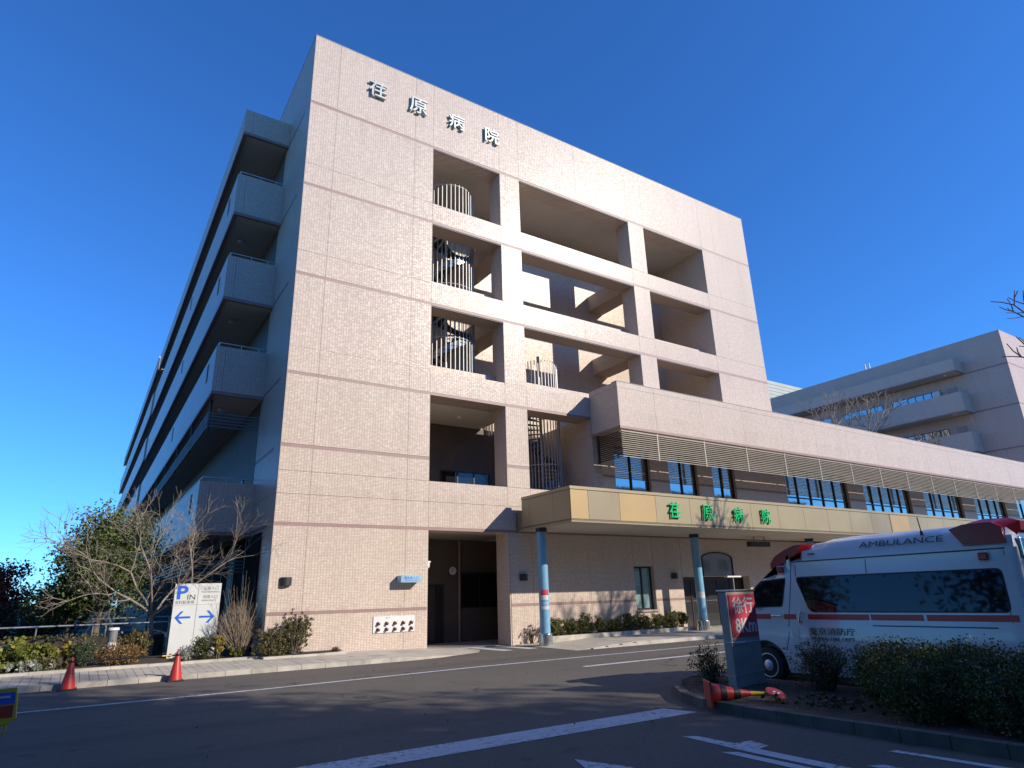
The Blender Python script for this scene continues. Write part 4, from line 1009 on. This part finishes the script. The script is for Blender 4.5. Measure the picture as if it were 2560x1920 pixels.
def leafy_tree(name, label, base, h, rad, cz, m, n, size, seed, r=.12, bark='bark', group=None, ncl=90, shell=.35, sp=.16):
    t = thing(name, label, 'tree', base, group); rgs = random.Random(seed); b = Vector(base); mb = MB()
    tp = b+Vector((0, 0, h)); mb.tube(b-Vector((0, 0, .1)), tp, r, r*.75, n=9, cap=False)
    cc_ = Vector((b.x, b.y, cz)); lb = MB()
    for i in range(12):
        d = Vector((rgs.gauss(0, 1), rgs.gauss(0, 1), rgs.gauss(.2, .8))).normalized(); e = cc_+Vector((d.x*rad[0], d.y*rad[1], d.z*rad[2]))*.8
        s = b.lerp(tp, rgs.uniform(.7, 1)); mm = s.lerp(e, .5)+Vector((0, 0, .15))
        lb.tube(s, mm, r*.4, r*.25, n=5, cap=False).tube(mm, e, r*.25, r*.06, n=5, cap=False)
    tr = mb.build('trunk', bark, t); lb.build('limb', bark, tr)
    leaves('crown', m, t, clumps(tuple(cc_), rad, ncl, n//ncl, sp*max(rad), seed, shell), size, seed, .5, .3)
    return t
leafy_tree('evergreen_tree', 'dense dark evergreen tree behind the bare tree left of the tower', (.75, 26.7, .2), 1.9, (1.5, 1.3, 1.85), 3.4, 'leaf_camellia', 17000, .13, 5, ncl=110)
leafy_tree('evergreen_tree', 'low spreading evergreen left of the dense evergreen tree', (-.05, 27.6, .2), 1.3, (1.3, 1.0, .75), 2.15, 'leaf_camellia', 6000, .12, 6, r=.08, ncl=60)
leafy_tree('maple_tree', 'tree with dark red autumn leaves at the left picture edge', (-2.9, 35, -.8), 2.2, (1.35, 1.2, 1.15), 2.45, 'leaf_red', 5200, .16, 8, r=.1, ncl=60)
leafy_tree('dark_tree', 'dark green low tree beneath the red-leaved maple', (-2.6, 33.6, -.8), 1.2, (1.3, 1.0, .8), 1.15, 'leaf_bush', 4000, .14, 9, r=.07, ncl=40)
leafy_tree('dark_tree', 'dark bushy tree before the distant houses', (-.9, 42, -.9), 1.6, (1.6, 1.2, 1.0), 1.5, 'leaf_bush', 4200, .17, 10, r=.08, ncl=40)
bare_tree('slender_bare_tree', 'thin upright bare tree against the sky right of the maple', (-1.75, 38, -.9), 1.8, 21, .8, .05, 3, .35, 'bark_dark', up=.3, limbs=4, minr=.007)
# distant houses on the slope
for i, (x, y, wd, hh, m, lab) in enumerate([(-6.5, 96, 6, 2.6, 'house_roof', 'distant pale house with dark gable roof, leftmost'), (-1.6, 88, 4.6, 2.7, 'house_roof', 'distant white house with dark gable roof just left of the evergreen'), (2.0, 104, 5, 2.9, 'house_roof_brown', 'distant house with brown roof half hidden by the evergreen')]):
    h_ = thing('distant_house', lab, 'house', (x, y, -2), 'distant houses')
    box('wall', 'house_wall', h_, x-wd/2, x+wd/2, y-3, y+3, -2, hh-1.2)
    MB().prism([(x-wd/2-.4, y-3.4, hh-1.2), (x+wd/2+.4, y-3.4, hh-1.2), (x, y-3.4, hh+.5)], (0, 6.8, 0)).build('roof', m, h_)
    for k in range(2): box('window', 'glass_dark', h_, x-wd*.3+k*wd*.4, x-wd*.3+k*wd*.4+1.0, y-3.04, y-3.0, -.1, .9)
# planting bed
bush('brown_shrub', 'dry orange-brown shrub beside the bollard lamp', (1.33, 22.5, .50), (.62, .36, .34), 'leaf_brown', 3000, .06, 31, 'stalk')
bush('conifer_shrub', 'rounded blue-green conifer shrub left of the dry brown shrub', (.42, 22.6, .58), (.36, .34, .36), 'leaf_conifer', 2600, .05, 32)
bush('yellow_plant', 'bright yellow-green broad-leaved plant behind the left cone', (.05, 22.9, .55), (.5, .35, .32), 'leaf_yellow', 420, .15, 33, aspect=.7)
bush('broadleaf_plant', 'broad-leaved green plant at the left end of the bed', (-1.15, 22.7, .62), (.55, .4, .42), 'leaf_bright', 520, .19, 34, aspect=.75)
bush('broadleaf_plant', 'broad-leaved green plant right of the grey foliage', (-.42, 22.55, .55), (.45, .35, .36), 'leaf_bright', 480, .16, 35, aspect=.75)
bush('broadleaf_plant', 'low leafy plant at the foot of the conifer shrub', (-.15, 22.25, .40), (.4, .22, .2), 'leaf_olive', 520, .11, 36, aspect=.7)
bush('silver_plant', 'silver-white leaved plant by the kerb near the left edge', (-.75, 22.2, .38), (.55, .2, .18), 'leaf_grey', 900, .09, 37, aspect=.5)
bush('silver_plant', 'small grey-leaved plant at the foot of the direction sign', (2.98, 22.3, .42), (.26, .2, .22), 'leaf_grey', 700, .07, 38, aspect=.4)
fb_ = bush('flowering_shrub', 'dark shrub dotted with white flowers before the direction sign', (3.46, 22.42, .60), (.38, .34, .36), 'leaf_bush', 1800, .06, 39)
P = clumps((3.46, 22.35, .66), (.36, .34, .32), 16, 5, .02, 40, .85); leaves('blossom', 'petal', fb_, P, .07, 40, .9)
bush('yellow_plant', 'yellowing leafy plant right of the white-flowered shrub', (3.86, 22.3, .62), (.16, .2, .36), 'leaf_yellow', 220, .13, 41, aspect=.7)
bush('broadleaf_plant', 'small green plant below the bare twiggy shrub', (4.35, 22.2, .42), (.35, .2, .16), 'leaf_bright', 320, .1, 42, aspect=.6)
bush('low_shrub', 'olive green shrub rising behind the bollard lamp', (1.75, 23.5, .72), (.5, .4, .46), 'leaf_olive', 1700, .08, 43, nst=12)
bush('corner_shrub', 'reddish green shrub against the sunlit wall at the tower corner', (5.98, 21.76, .88), (.60, .20, .66), 'leaf_olive', 4200, .06, 44, nst=44, ncl=230)
bush('corner_shrub', 'low olive shrub at the foot of the tower corner', (5.25, 21.70, .64), (.58, .24, .48), 'leaf_olive', 4000, .06, 45, nst=30)
bush('low_shrub', 'tiny dry tuft against the tower wall at the bed end', (7.3, 21.8, .33), (.16, .1, .1), 'leaf_dry', 260, .05, 46, nst=8)
# long clipped hedge behind the bed
hg = thing('brown_hedge', 'long clipped brownish hedge along the back of the planting bed', 'hedge', (-5, 24.9, .25))
r_ = np.random.default_rng(50); Pn = np.stack([r_.uniform(-14, 2.6, 9000), r_.uniform(24.5, 25.3, 9000), .25+.80*r_.random(9000)**.6], 1)
leaves('foliage', 'leaf_olive', hg, Pn, .085, 50, .6, .5); box('twigs', 'bark_dark', hg, -14, 2.6, 24.62, 25.2, .2, .94)
# leafless fountain-shaped shrub
fs = thing('twiggy_shrub', 'leafless fountain-shaped shrub of thin stems beside the direction sign', 'shrub', (4.5, 22.65, .28))
rgs = random.Random(60); mb = MB()
for i in range(380):
    a = rgs.random()*6.283; s = rgs.random()**.7; hgt = rgs.uniform(.9, 1.8) if i < 362 else rgs.uniform(2.2, 2.65)
    p = Vector((4.5+.1*math.cos(a), 22.6+.08*math.sin(a), .22)); e = Vector((4.45+.85*s*math.cos(a), 22.58+.42*s*math.sin(a), .25+hgt*(1.02-.35*s)))
    m1 = p.lerp(e, .4)+Vector((0, 0, .12)); mb.tube(p, m1, .009, .006, n=3, cap=False).tube(m1, e, .006, .0025, n=3, cap=False)
    for k in range(3):
        q = m1.lerp(e, rgs.random()); mb.tube(q, q+Vector((rgs.gauss(0, .07), rgs.gauss(0, .07), rgs.uniform(.08, .25))), .004, .002, n=3, cap=False)
mb.build('stems', 'stalk', fs)
# nandina row along the wall under the canopy
for i, (x, w_, h_, lab) in enumerate([(15.95, .42, .66, 'yellowish nandina clump next to the first blue pillar'), (16.7, .45, .62, 'second nandina clump from the first blue pillar'), (17.45, .5, .74, 'third nandina clump from the first blue pillar'),
        (18.2, .4, .62, 'fourth nandina clump from the first blue pillar'), (19.0, .36, .52, 'thin nandina clump in the middle of the row'), (19.8, .46, .72, 'nandina clump left of the curtained window'),
        (20.6, .46, .68, 'nandina clump under the left edge of the curtained window'), (21.5, .44, .62, 'nandina clump under the curtained window'), (22.4, .46, .74, 'nandina clump right of the curtained window'), (23.0, .3, .66, 'last nandina clump before the entrance')]):
    bush('nandina_shrub', lab, (x, 21.6, .26+h_*.5), (w_*1.05, .27, h_*.56), 'leaf_nandina', 1900, .08, 70+i, nst=10, group='nandina shrubs along the wall', aspect=.35)
bush('dead_shrub', 'dry dark twig clump at the wall foot left of the first blue pillar', (14.95, 21.8, .42), (.34, .14, .40), 'leaf_dry', 220, .06, 82, 'bark_dark', nst=26)
# island planting
bush('island_shrub', 'loose shrub on the island nose left of the speed sign', (10.35, 9.15, .42), (.42, .34, .36), 'leaf_bush', 1300, .045, 90, 'bark_dark', nst=26, ncl=80)
bush('azalea', 'sparse twiggy azalea in front of the ambulance front door', (10.75, 7.05, .53), (.42, .66, .44), 'leaf_olive', 2600, .04, 91, 'bark_dark', nst=60, ncl=120)
bush('azalea', 'thin twiggy azalea between the sparse azalea and the dense hedge', (10.7, 6.15, .50), (.42, .52, .42), 'leaf_bush', 2200, .04, 92, 'bark_dark', nst=50, ncl=90)
for i, (y, lab) in enumerate([(5.45, 'dense dark green clipped azalea mound before the ambulance rear wheel'), (4.55, 'dense dark green clipped azalea mound beside the ambulance tail'), (3.6, 'dense dark green clipped azalea mound nearest the camera at the right edge'), (2.6, 'dense azalea mound cut by the right picture edge')]):
    bush('azalea', lab, (10.35, y, .52), (.78, .62, .44), 'leaf_hedge', 9000, .045, 94+i, 'bark_dark', nst=30, ncl=500, shell=.7, spread=.14)
for i, (x, y, lab) in enumerate([(9.55, 4.75, 'clipped azalea mound in the front row by the island kerb, farther one'), (9.45, 3.7, 'clipped azalea mound in the front row by the island kerb, middle one'), (9.4, 2.65, 'clipped azalea mound in the front row by the island kerb, nearest one')]):
    bush('azalea', lab, (x, y, .40), (.62, .6, .34), 'leaf_hedge', 7000, .045, 120+i, 'bark_dark', nst=26, ncl=400, shell=.7, spread=.14)
bush('ground_cover', 'low trailing greenery on the island behind the fallen cone', (9.5, 6.3, .16), (.6, 1.2, .08), 'leaf_hedge', 900, .05, 99, 'bark_dark', nst=8)
# loose leaves on road and island, too many to count
r_ = np.random.default_rng(5); n = 60
Pl = np.stack([r_.uniform(-2, 14, n), r_.uniform(5, 19, n), np.full(n, .012)], 1)
Pi = np.stack([r_.uniform(8.7, 11.1, 500), r_.uniform(2, 9, 500), np.full(500, .16)], 1)
fl = leaves('fallen_leaves', 'leaf_dry', None, np.concatenate([Pl, Pi]), .04, 6, .6, 3.0); fl['kind'] = 'stuff'; tag(fl, 'scattered small dry leaves on the road and island soil', 'leaves')

# roof garden trees behind the low block, tree at the right edge
bare_tree('roof_bare_tree', 'bare tree rising above the low block roof, left one of two', (58.8, 33.6, 10.3), 4.6, 101, 2.3, .13, 3, .6, up=.15, limbs=4, minr=.011, group='bare trees above the low block')
bare_tree('roof_bare_tree', 'bare tree rising above the low block roof in front of the far block windows', (62.2, 32.0, 10.3), 4.4, 102, 2.2, .14, 3, .6, up=.15, limbs=4, minr=.011, group='bare trees above the low block')
bush('roof_shrub', 'reddish brown rounded shrub showing above the low block roof', (63.0, 27.6, 12.6), (2.0, 1.6, 2.4), 'leaf_dry', 2600, .2, 103, nst=30)
bare_tree('street_tree', 'bare street tree whose twigs reach into the right picture edge', (30.2, 5.6, 0), 7.6, 111, 1.75, .20, 4, .6, 'bark', up=.2, limbs=6, minr=.007, shrink=.76)
# tall trees beside and behind the viewpoint; the foreground lies in their shade
for i, (sx, sy, cz, rx, rz, lab) in enumerate([(-4.6, 15.6, 20, 6.3, 6.0, 'tallest evergreen behind the viewpoint'), (1.2, 9.6, 12, 5.0, 4.6, 'tall evergreen right of the viewpoint'), (5.2, 4.0, 16, 6.0, 5.2, 'tall evergreen farthest behind the viewpoint'),
        (-8, 8, 14, 6.0, 5.5, 'tall evergreen nearest to the left behind the viewpoint'), (10, -.5, 8, 4.2, 3.8, 'lower rounded evergreen behind the viewpoint'), (15, 2.5, 6, 3.0, 2.6, 'small rounded evergreen beyond the ambulance')]):
    x, y, h = sx+.7*cz/.64, sy-cz/.64, cz*.75
    leafy_tree('shade_tree', lab, (x, y, 0), h, (rx, rx, rz), cz, 'leaf_ever', 11000, .42, 200+i, r=.32, bark='bark_dark', ncl=220, shell=.3, sp=.13, group='shade trees around the viewpoint')

for i, (x, y, cz, rx, rz, lab) in enumerate([(-12.5, 11.5, 10.0, 5.0, 8.8, 'broad evergreen left of the viewpoint, nearest the pavement'), (-10.5, 5.0, 11.0, 5.2, 10.0, 'broad evergreen left of the viewpoint, second from the pavement'), (-9.5, -1.5, 11.5, 5.4, 10.4, 'broad evergreen left of the viewpoint, third from the pavement'), (-8.0, -8.0, 11.0, 5.4, 10.0, 'broad evergreen left of the viewpoint, rearmost'),  # unseen trees, made tall and dense to cut sky light on the ambulance
        (-11.0, 27.0, 7.5, 4.6, 6.6, 'added sky-blocking evergreen beside the planting bed outside the left edge'), (-12.5, 38.0, 7.5, 4.8, 6.6, 'added sky-blocking evergreen opposite the middle of the wing'), (-14, 52, 8, 5.4, 7.0, 'added sky-blocking evergreen opposite the far end of the wing')]):  # these three are added out of view to darken the wing
    leafy_tree('shade_tree', lab, (x, y, 0), cz*.7, (rx, rx, rz), cz, 'leaf_ever', 26000, .34, 300+i, r=.3, bark='bark_dark', ncl=420, shell=.25, sp=.12, group='shade trees around the viewpoint')
# added unseen buildings behind the viewpoint; they block low sky light from the facade
def block(label, x0, x1, y0, y1, h, m):
    t = thing('sky_block_building', label, 'building', ((x0+x1)/2, y1, 0), 'added sky-blocking buildings across the street')
    box('wall', m, t, x0, x1, y0, y1, 0, h); box('roof_slab', 'roof_grey', t, x0-.3, x1+.3, y0-.3, y1+.3, h, h+.3)
    for k in range(int(h/3.2)):
        n = int((x1-x0)/4)
        for i in range(n): box('window', 'glass_dark', t, x0+1.2+i*4, x0+3.2+i*4, y1+.001, y1+.06, 1.2+k*3.2, 2.6+k*3.2)
block('added beige sky-blocking building, unseen across the street to the right', 32, 96, -34, -17, 14.5, 'house_wall')
block('added brown sky-blocking building, unseen across the street to the left', -60, 4, -42, -26, 14.5, 'inner_wall')
block('added grey sky-blocking building, unseen across the street in the middle', 8, 28, -46, -31, 12, 'concrete')
